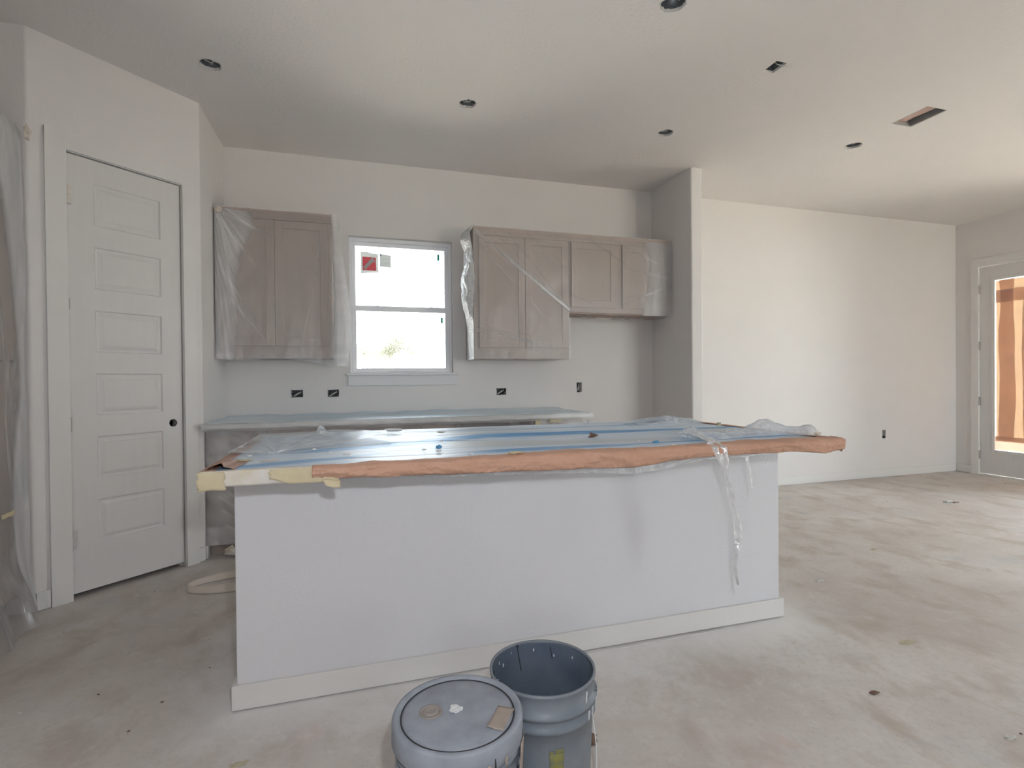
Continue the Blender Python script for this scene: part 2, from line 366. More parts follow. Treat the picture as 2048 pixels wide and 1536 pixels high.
# ceiling with openings
HOLES = [(-.78, 3.447, .058), (.756, 3.462, .058), (2.282, 3.468, .058), (3.873, 3.245, .060), (1.54, 2.262, .062)]
VENT = (3.806, 4.002, 2.632, 2.886)
JB = (2.40, 2.475, 2.50, 2.61)
ce = struct(obj('ceiling', bx(-2.39, XR+.12, YR-.12, YB+.14, H, H+.016), M_ceil))
def ragged(cx, cy, r, n=22, j=.12, seed=0):
    rn = random.Random(seed); return [(cx+r*(1+rn.uniform(-j, j*.6))*cos(2*pi*i/n), cy+r*(1+rn.uniform(-j, j*.6))*sin(2*pi*i/n)) for i in range(n)]
cut(ce, [prism(BM(), ragged(x, y, r, seed=i+3), H-.05, H+.1) for i, (x, y, r) in enumerate(HOLES)]
    + [bx(VENT[0], VENT[1], VENT[2], VENT[3], H-.05, H+.1), bx(JB[0], JB[1], JB[2], JB[3], H-.05, H+.1)])
rf = struct(obj('trim_1', bx(-2.6, XR+.4, YR-.3, YB+.4, H+.30, H+.42), M_ground), 'roof deck above the ceiling')
for nme, a in (('trim_2', (-2.6, -2.4, YR-.3, YB+.4)), ('trim_3', (XR+.1, XR+.3, YR-.3, YB+.4)), ('trim_4', (-2.6, XR+.3, YR-.3, YR-.1)), ('trim_5', (-2.6, XR+.3, YB+.12, YB+.4))):
    struct(obj(nme, bx(*a, H+.017, H+.31), M_ground), 'eave closing the attic edge')
# baseboards
BH = .094
struct(obj('baseboard_far', bx(XT, XR, YB+.0105, YB+.0199, .008, BH), M_trim, bevel=.002))
struct(obj('baseboard_right', bx(XR-.014, XR, 4.445, YB+.004, .008, BH), M_trim, bevel=.002))
struct(obj('baseboard_pantry', pbox(BM(), LP-.055, LP-.004, .0, .013, .008, BH), M_trim, bevel=.002))
struct(obj('baseboard_pantry_left', pbox(BM(), .004, .062, .0, .013, .004, BH+.005), M_trim, bevel=.002))
struct(obj('baseboard_partition', bx(XS-.013, XS+.0, YE+.012, YB, .006, BH), M_trim, bevel=.002))
struct(obj('baseboard_partition_end', bx(XS-.013, XT+.013, YE-.013, YE, .006, BH), M_trim, bevel=.002))
struct(obj('baseboard_kitchen', bx(1.87, XS-.013, YB-.013, YB, .006, BH), M_trim, bevel=.002))
struct(obj('baseboard_side', bx(XL, XL+.013, A_.y+.01, 3.965, .006, BH), M_trim, bevel=.002))
# ------------------------------------------------------------------ pantry door
d1 = struct(empty('door_1', PW((DU0+DU1)/2, 0, 0)), 'white six panel pantry door with an empty knob hole')
bm = BM()
pbox(bm, DU0-.1, DU0-.006, .0, .017, .0, DZ+.105); pbox(bm, DU1+.006, DU1+.085, .0, .017, .0, DZ+.105); pbox(bm, DU0-.1, DU1+.085, .0, .0165, DZ+.009, DZ+.105)
obj('door_casing', bm, M_trim, d1, bevel=.0015)
bm = BM()
pbox(bm, DU0-.022, DU0-.004, -T, .002, 0, DZ+.022); pbox(bm, DU1+.005, DU1+.022, -T, .002, 0, DZ+.022); pbox(bm, DU0-.022, DU1+.022, -T, .002, DZ+.006, DZ+.022)
pbox(bm, DU0-.005, DU0+.008, -T, -.052, 0, DZ+.006); pbox(bm, DU1-.008, DU1+.005, -T, -.052, 0, DZ+.006); pbox(bm, DU0-.005, DU1+.005, -T, -.052, DZ-.008, DZ+.007)
obj('door_jamb', bm, M_trim, d1)
FZ = -.008   # door face depth
slab = obj('door_slab', pbox(BM(), DU0, DU1-.002, FZ-.035, FZ, .030, DZ), M_door, d1, bevel=0)
PT = [2.327, 1.968, 1.608, 1.249, .890, .530]; PU0, PU1, PH = .290, .640, .238
cs = [pbox(BM(), PU0, PU1, FZ-.012, FZ+.02, z-PH, z) for z in PT]
kc = BM(); q = [PW(.699+.024*cos(2*pi*i/24), -.2, .936+.024*sin(2*pi*i/24)) for i in range(24)]; q2 = [PW(.699+.024*cos(2*pi*i/24), .1, .936+.024*sin(2*pi*i/24)) for i in range(24)]
a = [kc.verts.new(p) for p in q]; b = [kc.verts.new(p) for p in q2]; kc.faces.new(a); kc.faces.new(b)
for i in range(24): kc.faces.new((a[i], a[(i+1) % 24], b[(i+1) % 24], b[i]))
Mi = wm(d1).inverted()
for c_ in cs+[kc]: bmesh.ops.transform(c_, matrix=Mi, verts=c_.verts)
cut(slab, cs+[kc])
for z in PT:                # moulded raised panels filling the recesses
    bm = BM(); rings = []
    for ins, dep in ((0, FZ-.0005), (.006, FZ-.0085), (.016, FZ-.0095), (.034, FZ-.002), (.037, FZ-.003), (.040, FZ-.002)):
        rings.append([bm.verts.new(PW(u, dep, zz)) for u, zz in ((PU0+ins, z-PH+ins), (PU1-ins, z-PH+ins), (PU1-ins, z-ins), (PU0+ins, z-ins))])
    for R_, Q_ in zip(rings, rings[1:]):
        for k in range(4): bm.faces.new((R_[k], R_[(k+1) % 4], Q_[(k+1) % 4], Q_[k]))
    bm.faces.new(rings[-1]); obj('door_panel', bm, M_door, d1)
bm = BM()
for R_, d0, d2 in ((.024, FZ-.03, FZ-.0005),):
    a = [bm.verts.new(PW(.699+.024*cos(2*pi*i/24), d0, .936+.024*sin(2*pi*i/24))) for i in range(24)]
    b = [bm.verts.new(PW(.699+.024*cos(2*pi*i/24), d2, .936+.024*sin(2*pi*i/24))) for i in range(24)]
    for i in range(24): bm.faces.new((a[i], a[(i+1) % 24], b[(i+1) % 24], b[i]))
tag(obj('knob_bore', bm, M_dark, d1), 'empty dark knob hole bored through the door')
for z0, z1, msk in ((2.19, 2.275, 1), (1.60, 1.66, 0), (.925, 1.01, 0), (.29, .375, 1)):
    hb = BM()
    tube(hb, [PW(DU0-.002, .006, z0), PW(DU0-.002, .006, z1)], .005, 8); pbox(hb, DU0-.002, DU0+.002, -.01, .004, z0, z1)
    h_ = obj('hinge', hb, M_metal if not msk else M_hingew, d1)
    if msk:
        tb = BM(); n = 9; rn = random.Random(int(z0*100))
        L_ = [(DU0-.004, z0-.008+(z1-z0+.016)*i/n) for i in range(n+1)]; R_ = [(DU0+.022+rn.uniform(-.007, .006), z) for _, z in L_]
        a = [tb.verts.new(PW(u, .013, z)) for u, z in L_]; b = [tb.verts.new(PW(u, .001, z)) for u, z in R_]
        for i in range(n): tb.faces.new((a[i], a[i+1], b[i+1], b[i]))
        obj('hinge_tape', tb, M_hingew if z0 < 1 else M_tapeW, h_)
# ------------------------------------------------------------------ kitchen window
W0, W1, Z0, Z1 = -.028, .848, 1.258, 2.418
cut(wb, [bx(W0, W1, YB-.2, YB+.3, Z0, Z1)])
win = struct(empty('window_1', ((W0+W1)/2, YB+.04, Z0)), 'white vinyl single hung kitchen window with stickers on the glass')
def frame(bm, x0, x1, z0, z1, y0, y1, l, r, b_, t):
    box(bm, x0, x0+l, y0, y1, z0, z1); box(bm, x1-r, x1, y0, y1, z0, z1); box(bm, x0+l, x1-r, y0, y1, z0, z0+b_); box(bm, x0+l, x1-r, y0, y1, z1-t, z1); return bm
obj('window_frame', frame(BM(), W0, W1, Z0, Z1, YB+.055, YB+.125, .024, .024, .020, .032), M_vinyl, win, bevel=.003)
obj('upper_sash', frame(BM(), W0+.022, W1-.022, 1.80, Z1-.028, YB+.085, YB+.112, .030, .034, .04, .034), M_vinyl, win, bevel=.003)
obj('lower_sash', frame(BM(), W0+.020, W1-.020, Z0+.008, 1.838, YB+.050, YB+.082, .034, .038, .034, .046), M_vinyl, win, bevel=.003)
gu = obj('upper_pane', bx(.02, .80, YB+.097, YB+.101, 1.83, 2.37), M_glass, win)
gl_ = obj('lower_pane', bx(.02, .80, YB+.064, YB+.068, 1.28, 1.80), M_glass, win)
lk = BM()
for x in (.17, .63): box(lk, x, x+.07, YB+.035, YB+.052, 1.822, 1.830); box(lk, x+.02, x+.05, YB+.030, YB+.050, 1.828, 1.838)
obj('sash_lock', lk, M_vinyl, win, bevel=.002)
obj('lift_rail', bx(.30, .52, YB+.040, YB+.05, Z0+.014, Z0+.022), M_vinyl, win, bevel=.002)
sl = BM(); box(sl, -.055, .893, YB-.038, YB, 1.238, 1.256); box(sl, W0, W1, YB, YB+.056, 1.238, 1.2585)
obj('window_stool', sl, M_sillw, win, bevel=.004)
obj('window_apron', bx(-.045, .880, YB-.017, YB, 1.152, 1.2379), M_sillw, win, bevel=.002)
# drywall corner bead lips round the opening (bright edge)
YG = YB+.0955
st = tag(empty('window_sticker', (.14, YG, 2.12)), 'white sticker with a red square crossed by a white bar, on the upper pane', 'sticker')
obj('sticker_sheet', face(BM(), [(.068, 2.118), (.150, 2.128), (.218, 2.132), (.216, 2.296), (.160, 2.300), (.120, 2.312), (.066, 2.308)], YG-.0012), M_sticker, st)
obj('red_square', face(BM(), [(.084, 2.148), (.198, 2.148), (.195, 2.262), (.083, 2.266)], YG-.0020), M_stickred, st)
bar = BM(); face(bar, [(.087, 2.172), (.110, 2.158), (.184, 2.236), (.163, 2.262)], YG-.0028)
face(bar, [(.163, 2.262), (.172, 2.262), (.192, 2.222), (.186, 2.214)], YG-.0027); face(bar, [(.087, 2.172), (.094, 2.166), (.118, 2.148), (.110, 2.147)], YG-.0027)
obj('diagonal_bar', bar, M_sticker, st)
tx = BM()
for k, (a, b) in enumerate(((.088, .13), (.14, .205), (.15, .205))): box(tx, a, b, YG-.0018, YG-.0013, 2.292-.010*k, 2.295-.010*k)
obj('printed_line', tx, M_print, st)
st2 = tag(empty('data_sticker', (.275, YG, 2.18)), 'small white data label with grey lines of print, beside the red sticker', 'label')
obj('sticker_sheet', face(BM(), [(.227, 2.187), (.322, 2.180), (.324, 2.288), (.228, 2.300)], YG-.0012), M_sticker, st2)
tx = BM()
for k in range(9):
    z = 2.286-.0115*k; rn = random.Random(k); x = .246 if k < 2 else .231
    while x < .312:
        l = rn.uniform(.008, .03); box(tx, x, min(x+l, .318), YG-.0018, YG-.0013, z-.0018, z+.0012); x += l+.005
for z in (2.252, 2.226, 2.204, 2.194): box(tx, .229, .322, YG-.0018, YG-.0013, z, z+.0010)
obj('printed_line', tx, M_print, st2)
rg = BM(); lathe(rg, [(.004, 0), (.0075, 0), (.0075, .0008), (.004, .0008), (.004, 0)], n=16); bmesh.ops.transform(rg, matrix=Matrix.Translation((.238, YG-.0013, 2.287)) @ Matrix.Rotation(pi/2, 4, 'X'), verts=rg.verts)
box(rg, .231, .235, YG-.002, YG-.0013, 2.278, 2.281); box(rg, .241, .245, YG-.002, YG-.0013, 2.278, 2.281)
obj('round_emblem', rg, M_navy, st2)
tag(obj('green_tab', bx(.730, .749, YG-.0015, YG, 2.266, 2.324), M_green), 'small green tab at the top right of the upper pane', 'tab')
tag(obj('green_tab', bx(.752, .770, YB+.0625, YB+.064, 1.700, 1.752), M_green), 'small green tab at the top right of the lower pane', 'tab')
for i, (a, b, c, d) in enumerate(REAR_WIN):
    w_ = struct(empty('window_%d' % (i+2), ((a+b)/2, YR-.05, c)))
    obj('window_frame', frame(BM(), a, b, c, d, YR-.11, YR-.05, .04, .04, .04, .04), M_vinyl, w_)
    obj('window_pane', bx(a+.04, b-.04, YR-.082, YR-.078, c+.04, d-.04), M_glass, w_)
for i, (a, b, c, d) in enumerate(RIGHT_WIN):
    w_ = struct(empty('window_%d' % (i+5), (XR+.05, (a+b)/2, c)))
    bm = BM(); box(bm, XR+.05, XR+.11, a, a+.04, c, d); box(bm, XR+.05, XR+.11, b-.04, b, c, d); box(bm, XR+.05, XR+.11, a+.04, b-.04, c, c+.04); box(bm, XR+.05, XR+.11, a+.04, b-.04, d-.04, d)
    obj('window_frame', bm, M_vinyl, w_)
    obj('window_pane', bx(XR+.078, XR+.082, a+.04, b-.04, c+.04, d-.04), M_glass, w_)
# ------------------------------------------------------------------ patio door (right wall)
PY0, PY1 = 3.400, 4.374
cut(wr, [bx(XR-.2, XR+.3, PY0-.02, PY1+.02, -.02, 2.492)])
d2 = struct(empty('door_2', (XR, 3.9, 0)), 'white glazed patio door masked with brown paper')
bm = BM(); box(bm, XR-.018, XR, PY1-.002, 4.452, 0, 2.578); box(bm, XR-.018, XR, PY0-.085, PY0+.002, 0, 2.578); box(bm, XR-.0175, XR, PY0-.085, 4.452, 2.478, 2.578)
obj('door_casing', bm, M_trim, d2, bevel=.0015)
bm = BM(); box(bm, XR, XR+.12, PY1, PY1+.02, 0, 2.492); box(bm, XR, XR+.12, PY0-.02, PY0, 0, 2.492); box(bm, XR, XR+.12, PY0, PY1, 2.474, 2.492); box(bm, XR-.01, XR+.12, PY0-.02, PY1+.02, .0, .016)
obj('door_jamb', bm, M_trim, d2)
bm = BM(); y0, y1 = PY0+.006, PY1-.006
box(bm, XR+.004, XR+.048, y0, y0+.125, .021, 2.469); box(bm, XR+.004, XR+.048, 4.222, y1, .021, 2.469); box(bm, XR+.004, XR+.048, y0+.125, 4.222, .021, .306); box(bm, XR+.004, XR+.048, y0+.125, 4.222, 2.300, 2.469)
obj('door_frame', bm, M_door, d2)
GY0 = y0+.125
bm = BM(); frame_ = [(GY0-.025, GY0+.006), (4.216, 4.247)]
for a, b in frame_: box(bm, XR-.003, XR+.0039, a, b, .281, 2.325)
box(bm, XR-.003, XR+.0039, GY0+.006, 4.216, .281, .312); box(bm, XR-.003, XR+.0039, GY0+.006, 4.216, 2.294, 2.325)
obj('glazing_bead', bm, M_trim, d2, bevel=.002)
obj('door_pane', bx(XR+.024, XR+.028, GY0, 4.222, .306, 2.300), M_glass, d2)
for z in (2.21, 1.54, .88, .24):
    hb = BM(); tube(hb, [(XR-.008, PY1-.006, z-.05), (XR-.008, PY1-.006, z+.05)], .007, 8); box(hb, XR-.003, XR+.03, PY1-.011, PY1-.0003, z-.05, z+.05); obj('hinge', hb, M_metal, d2)
    obj('hinge_tape', grid('x', 6, 8, lambda u, v: ((XR-.016-.004*sin(u*pi), PY1-.03+.05*u+.004*nz(v*5, z*9), z-.065+.13*v+.006*nz(u*4, z*7)), 0), None, None).data and BM(), M_tapeW, d2) if False else None
kp = tag(empty('masking_paper', (XR, 3.95, .32)), 'brown kraft paper taped over the patio door glass, glowing with sun', 'paper')
def psheet(name, ya, yb_, za, zb, x, m, wob=.006, seed=0, edge=.02):
    def fn(u, v):
        z = za+(zb-za)*v
        e0 = edge*nz(z*1.7, seed+1); e1 = edge*nz(z*1.7, seed+5.5)
        y = (ya+e0)*(1-u)+(yb_+e1)*u
        return (x+wob*nz(y*5, z*1.3, seed), y, z), 0
    return grid(name, 14, 40, fn, m, kp)
psheet('paper_sheet', GY0+.004, 4.212, .42, 2.285, XR+.017, M_paperlit, .003, 1, .004)
psheet('paper_shade_band', 4.03, 4.178, .44, 2.29, XR+.011, M_paperlit2, .003, 2.3, .03)  # these extra layers imitate the shade bands across the sunlit paper
psheet('paper_shade_band', 3.86, 3.955, .44, 2.29, XR+.011, M_paperlit2, .003, 4.1, .03)
psheet('paper_shade_band', 3.60, 3.70, .44, 2.29, XR+.011, M_paperlit2, .003, 7.1, .03)
psheet('paper_header', GY0+.006, 4.207, 2.03, 2.175, XR+.006, M_paperlit2, .002, 3.3, .004)
psheet('paper_footer', GY0+.006, 4.215, .318, .475, XR+.006, M_paperlit2, .003, 6.6, .006)
fp = grid('masking_film', 20, 40, lambda u, v: ((XR-.004-.004*nz(u*6, v*9), GY0-.015+(4.228-GY0)*u, .30+2.0*v), .05), M_film, kp, 'fold')
# ------------------------------------------------------------------ electrical boxes
WALLCUTS = []
def outlet(x, z, w_, h_, label, wallobj, y):
    e = tag(empty('electrical_box', (x, y, z-h_/2)), label, 'electrical box', 'electrical boxes in the walls')
    rn = random.Random(int(x*100)); hole = []
    for k in range(16):
        t = k/16*4; s = int(t); f = t-s; px, pz = [(-1+2*f, -1), (1, -1+2*f), (1-2*f, 1), (-1, 1-2*f)][s]
        hole.append((x+px*w_/2*(1+rn.uniform(-.04, .05)), z+pz*h_/2*(1+rn.uniform(-.05, .07))))
    WALLCUTS.append((wallobj, prism(BM(), hole, y-.05, y+.075, 'y')))
    bm = BM(); a, b, c, d, e0, e1 = x-w_/2-.004, x+w_/2+.004, z-h_/2-.004, z+h_/2+.004, y+.010, y+.072
    for q in ((a, b, e1-.003, e1, c, d), (a, a+.003, e0, e1-.003, c, d), (b-.003, b, e0, e1-.003, c, d), (a+.003, b-.003, e0, e1-.003, c, c+.003), (a+.003, b-.003, e0, e1-.003, d-.003, d)): box(bm, *q)
    if w_ > h_: box(bm, a+.003, a+.009, e0+.002, e0+.02, z-.006, z+.006); box(bm, b-.009, b-.003, e0+.002, e0+.02, z-.006, z+.006)
    else: box(bm, x-.006, x+.006, e0+.002, e0+.02, c+.003, c+.009); box(bm, x-.006, x+.006, e0+.002, e0+.02, d-.009, d-.003)
    obj('box_shell', bm, M_box, e)
    for k in range(2):
        o_ = k*.010
        if w_ > h_: pts = [(x-w_*.40+o_, y+.03, z-h_*.42), (x-w_*.12+o_, y+.022, z-h_*.12), (x+w_*.16, y+.022, z+h_*.12-o_*.4), (x+w_*.36, y+.034, z+h_*.30-o_)]
        else: pts = [(x-w_*.30+o_, y+.03, z-h_*.40), (x-w_*.1+o_*.6, y+.02, z-h_*.1), (x+w_*.05, y+.022, z+h_*.16), (x+w_*.12, y+.034, z+h_*.36)]
        obj('cable', tube(BM(), pts, .0032, 6), M_wire, e, True)
    # torn drywall lip round the cut-out
    bm = BM(); ring = []
    for k in range(33):
        px, pz = hole[(k//2) % 16]; jx = rn.uniform(.0, .006); dx, dz = (px-x), (pz-z); l = hypot(dx, dz)
        ring.append((bm.verts.new((px+dx/l*.001, y-.0012, pz+dz/l*.001)), bm.verts.new((px+dx/l*(.003+jx), y-.0002, pz+dz/l*(.003+jx)))))
    for (p, q), (r, s) in zip(ring, ring[1:]):
        try: bm.faces.new((p, r, s, q))
        except ValueError: pass
    obj('torn_edge', bm, M_torn, e)
outlet(-.447, 1.092, .088, .060, 'open electrical box left of centre under the left wall cabinet', wb, YB)
outlet(-.165, 1.091, .086, .058, 'open electrical box just left of and below the kitchen window', wb, YB)
outlet(1.290, 1.083, .090, .060, 'open electrical box under the right wall cabinet, between it and the countertop', wb, YB)
outlet(2.067, 1.112, .052, .090, 'upright electrical box low in the refrigerator recess wall', wb, YB)
outlet(5.975, .505, .052, .098, 'lone upright electrical box low on the far living room wall', wl, YB+.02)
for wo in (wb, wl): cut(wo, [c_ for o_, c_ in WALLCUTS if o_ is wo])
# ------------------------------------------------------------------ ceiling cut-outs
LB = ['ragged round ceiling hole nearest the pantry door', 'round ceiling hole above the island, in line with the kitchen window', 'round ceiling hole in front of the refrigerator recess',
      'round ceiling hole over the living room, beside the vent opening', 'round ceiling hole cut off by the top edge of the photo']
for i, (x, y, r) in enumerate(HOLES):
    e = tag(empty('ceiling_light_opening', (x, y, H)), LB[i], 'light opening', 'round ceiling light holes')
    prof = [(r*1.12, .017), (r*1.12, .085), (0, .085)]
    obj('housing', lathe(BM(), prof, (x, y, H), 28), M_can, e, True)
    rn = random.Random(i*7+1)
    for k in range(2):
        a = rn.uniform(0, 6.28); p = [(x+r*.8*cos(a), y+r*.8*sin(a), H+.07), (x+r*.3*cos(a+.5), y+r*.3*sin(a+.5), H+.022), (x+r*.5*cos(a+2.6), y+r*.5*sin(a+2.6), H+.02), (x+r*.9*cos(a+3), y+r*.9*sin(a+3), H+.07)]
        obj('cable', tube(BM(), p, .0032, 6), M_wire, e, True)
    bm = BM(); rg = ragged(x, y, r, seed=i+3); ring = []
    for k in range(23):
        px, py = rg[k % 22]; l = rn.uniform(.001, .007); dx, dy = (px-x)/r, (py-y)/r
        ring.append((bm.verts.new((px-dx*.002, py-dy*.002, H-.001)), bm.verts.new((px+dx*l, py+dy*l, H-.0002))))
    for (p, q), (s, t) in zip(ring, ring[1:]): bm.faces.new((p, s, t, q))
    obj('torn_edge', bm, M_torn, e)
e = tag(empty('vent_opening', (3.905, 2.76, H)), 'rectangular vent opening in the living room ceiling with tan insulation inside', 'vent opening')
bm = BM(); a, b, c, d = VENT; z0, z1 = H+.001, H+.20
box(bm, a-.004, a, c, d, z0, z1); box(bm, b, b+.004, c, d, z0, z1); box(bm, a, b, d, d+.004, z0, z1); box(bm, a, b, c-.004, c, z0, z1)
obj('metal_boot', bm, M_galv, e)
obj('duct_throat', bx(a+.001, b-.001, c+.001, d-.001, H+.19, H+.20), M_dark, e)
grid('insulation_liner', 14, 14, lambda u, v: ((a+(b-a-.050)*u, c+(d-c)*v, H+.019+.006*v+.010*u*u+.004*nz(u*6, v*6)), 0), M_pinkins, e)
bm = BM(); box(bm, a, a+.012, c, d, H+.001, H+.012); box(bm, b-.010, b, c, d, H+.001, H+.010); box(bm, a, b, d-.008, d, H+.002, H+.010)
obj('boot_flange', bm, M_galv, e)
e = tag(empty('ceiling_junction_box', (2.44, 2.55, H)), 'rectangular ceiling cut-out with a loose wire, above the island end', 'junction box')
a, b, c, d = JB; bm = BM()
for q in ((a-.002, b+.002, c-.002, d+.002, H+.06, H+.063), (a-.004, a-.001, c, d, H+.017, H+.06), (b+.001, b+.004, c, d, H+.017, H+.06), (a, b, c-.004, c-.001, H+.017, H+.06), (a, b, d+.001, d+.004, H+.017, H+.06)): box(bm, *q)
obj('box_shell', bm, M_can, e)
obj('cable', tube(BM(), [(2.43, 2.56, H+.05), (2.44, 2.54, H+.01), (2.475, 2.52, H-.006), (2.515, 2.505, H-.008)], .003, 6), M_wire, e, True)
# ------------------------------------------------------------------ cabinet builder
def shaker(parent, x0, x1, z0, z1, yf, rail=.057, name='cabinet_door'):
    """shaker door: frame 20 mm proud of yf towards -y with recessed flat panel"""
    bm = BM(); y0, y1 = yf-.02, yf-.001
    box(bm, x0, x0+rail, y0, y1, z0, z1); box(bm, x1-rail, x1, y0, y1, z0, z1); box(bm, x0+rail, x1-rail, y0, y1, z0, z0+rail); box(bm, x0+rail, x1-rail, y0, y1, z1-rail, z1)
    dr = obj(name, bm, M_cab, parent, bevel=.0012, seg=1)
    obj('door_panel', bx(x0+rail-.002, x1-rail+.002, yf-.012, yf-.002, z0+rail-.002, z1-rail+.002), M_cab, None)
    pn = bpy.context.scene.objects[-1] if False else [o for o in COL.objects if o.name.startswith('door_panel') and o.parent is None][-1]
    pn.parent = dr; pn.location = -(wm(dr).translation)
    return dr
def upper(x0, x1, z0, z1, yf, doors, label, crown=True):
    e = tag(empty('wall_cabinet', ((x0+x1)/2, YB, z0)), label, 'cabinet', 'kitchen wall cabinets')
    obj('cabinet_body', bx(x0, x1, yf, YB-.001, z0, z1), M_cab, e, bevel=.001, seg=1)
    for a in doors: shaker(e, *a, yf)
    if crown:
        bm = BM(); prism(bm, [(yf, z1-.062), (yf-.012, z1-.062), (yf-.016, z1-.045), (yf-.034, z1-.006), (yf-.036, z1), (yf, z1)], x0, x1, 'x')
        obj('crown_strip', bm, M_cab, e)
    return e
YF = 4.277
upper(-.945, -.150, 1.370, 2.466, YF, [(-.940, -.559, 1.463, 2.400), (-.555, -.180, 1.463, 2.400)], 'taupe two door wall cabinet left of the window')
upper(.965, 1.826, 1.370, 2.466, YF, [(1.010, 1.412, 1.463, 2.400), (1.416, 1.812, 1.463, 2.400)], 'tall taupe two door wall cabinet right of the window')
upper(1.828, 2.832, 1.785, 2.466, YF, [(1.845, 2.285, 1.828, 2.400), (2.347, 2.800, 1.828, 2.400)], 'short taupe wall cabinet over the refrigerator recess')
# ------------------------------------------------------------------ polythene over wall cabinets
def wrap(xa, xb, zt, zb_fn, yf, side_l, side_r, fold, bulge, name, label, m=M_film, nu=200, nv=120, group='polythene covers'):
    """film running: left return (length side_l), front, right return (side_r); hangs from zt to zb_fn(x)"""
    Lf = xb-xa; tot = side_l+Lf+side_r
    def fn(u, v):
        s = u*tot-side_l
        if s < 0: x, y, nx, ny = xa, yf-s, -1, 0
        elif s > Lf: x, y, nx, ny = xb, yf+(s-Lf), 1, 0
        else: x, y, nx, ny = xa+s, yf, 0, -1
        c0 = exp(-(s/.02)**2) if side_l else 0; c1 = exp(-((s-Lf)/.02)**2)
        zb = zb_fn(x, s, Lf); z = zt+(zb-zt)*v
        bl = bulge(s, z, Lf)+.004*nz(s*9, z*3, 1.7)+.0025*nz(s*25, z*8, 4)
        bl = max(bl, -.002)
        # tuck under at the bottom
        return (x+nx*bl-c0*bl*.5+c1*bl*.5, y+ny*bl, z), max(0, fold(s, z, Lf))
    o = grid(name, nu, nv, fn, m, None, 'fold'); tag(o, label, 'plastic sheet', group); return o
def fold_L(s, z, L):
    v = (2.47-z)/1.1
    x = s
    a = .62*(1-sm(.10+.10*exp(-((v-.12)/.14)**2)-.03*v, .20+.10*exp(-((v-.12)/.14)**2)-.05*v, x)) + .04      # opaque along the left edge
    ang = math.atan2(max(.02, 2.52-z), x+.03); a *= .62+.85*abs(nz(ang*26+1.5*nz(x*6, z*3), .4))+.25*nz(ang*60, x*2)
    a += .10*max(0, nz(ang*22, 3.3))*exp(-x/.5)
    a += .5*sm(L-.03, L+.02, x)                                       # right return seen edge-on
    for (p, q, r, t, w_) in ((.02, 2.40, .30, 2.0, .010), (.03, 2.44, .42, 2.25, .008), (.03, 2.1, .26, 1.45, .010), (.05, 2.0, .35, 1.5, .008), (.66, 1.85, .56, 1.40, .008), (.74, 2.40, .66, 1.85, .006), (.1, 1.8, .4, 1.40, .008), (.05, 2.3, .16, 1.5, .009)):
        d, tt = seg(x, z, p, q, r, t); a += .20*exp(-(d/w_)**2)*sin(pi*min(1, .15+tt*.8))
    a += .12*exp(-((z-1.385)/.02)**2)
    return a
def bulge_L(s, z, L):
    v = (2.47-z)/1.1
    b = .006+.010*sm(0, .1, v)
    b += .05*sm(L-.10, L+.02, s)*sm(.05, .75, v)*(1-.25*sm(.9, 1, v))
    b += .012*(1-sm(0, .2, s))*v
    return b+.022
wrap(-.951, -.146, 2.474, lambda x, s, L: 1.362-.010*sin(s*9)-.018*sm(.4, .75, s/L)-.03*exp(-((s-L+.03)/.11)**2), YF-.001, .0, .30, fold_L, bulge_L,
     'polythene_cover', 'clear plastic sheet wrapped over the wall cabinet left of the window')
# tape ball at top left corner
def fold_R(s, z, L):
    x = s+.953; a = .0
    if s < 0: return .55+.3*abs(nz(s*20, z*6))
    if s > L: return .3
    # pulled folds: a sheaf of thin strands gathered at the notch (1.82, 1.80), fanning back to the top edge
    for k, (x0, z0, w_, op) in enumerate(((.97, 2.455, .006, .40), (.975, 2.43, .010, .30), (.985, 2.40, .005, .26), (1.03, 2.462, .005, .20), (1.11, 2.466, .005, .30), (1.24, 2.466, .005, .34), (.97, 2.36, .005, .22))):
        d, tt = seg(x, z, x0, z0, 1.815, 1.800); bow = .030*sin(pi*tt)*(1 if k % 2 else .6)
        dd = abs(d-bow*.0) ; a += op*(.35+.9*tt**1.5)*exp(-(dd/(w_*(1.3-.5*tt)))**2)
    d, tt = seg(x, z, .97, 2.45, 1.82, 1.80); a += .20*exp(-(d/.030)**2)*tt
    ang = math.atan2(2.50-z, x-.94); rr = hypot(2.50-z, x-.94); a += .13*max(0, nz(ang*30, .3))*sm(.1, .3, rr)*(1-sm(.8, 1.3, rr))
    rays = [(1.00, 2.33, 1.80, 1.52, .006, .16), (.99, 1.60, 1.80, 1.46, .012, .16), (.99, 1.63, 1.80, 1.42, .006, .16), (1.02, 1.66, 1.6, 1.54, .006, .18), (1.03, 1.44, 1.20, 1.37, .005, .22), (1.10, 1.45, 1.78, 1.40, .010, .12),
            (1.42, 2.46, 1.80, 2.12, .005, .12), (2.0, 2.44, 2.38, 2.22, .005, .20), (2.25, 2.44, 2.7, 2.25, .005, .18), (1.84, 1.93, 2.05, 1.86, .006, .18), (2.35, 1.86, 2.75, 2.02, .007, .14), (2.35, 2.2, 2.8, 2.12, .012, .08), (2.36, 1.92, 2.7, 1.98, .006, .12)]
    for (p, q, r, t, w_, k) in rays:
        d, tt = seg(x, z, p, q, r, t); a += k*exp(-(d/w_)**2)
    a += .46*sm(2.50, 2.66, x+.03*sin(z*5))
    a += .10*exp(-((x-1.0)/.05)**2)
    return a
def bulge_R(s, z, L):
    b = .026+.006*nz(s*3, z*4)
    return b
def zb_R(x, s, L):
    return 1.362 if x < 1.828 else interp([(1.828, 1.80), (1.829, 1.768), (1.95, 1.765), (2.3, 1.76), (2.84, 1.768)], x)
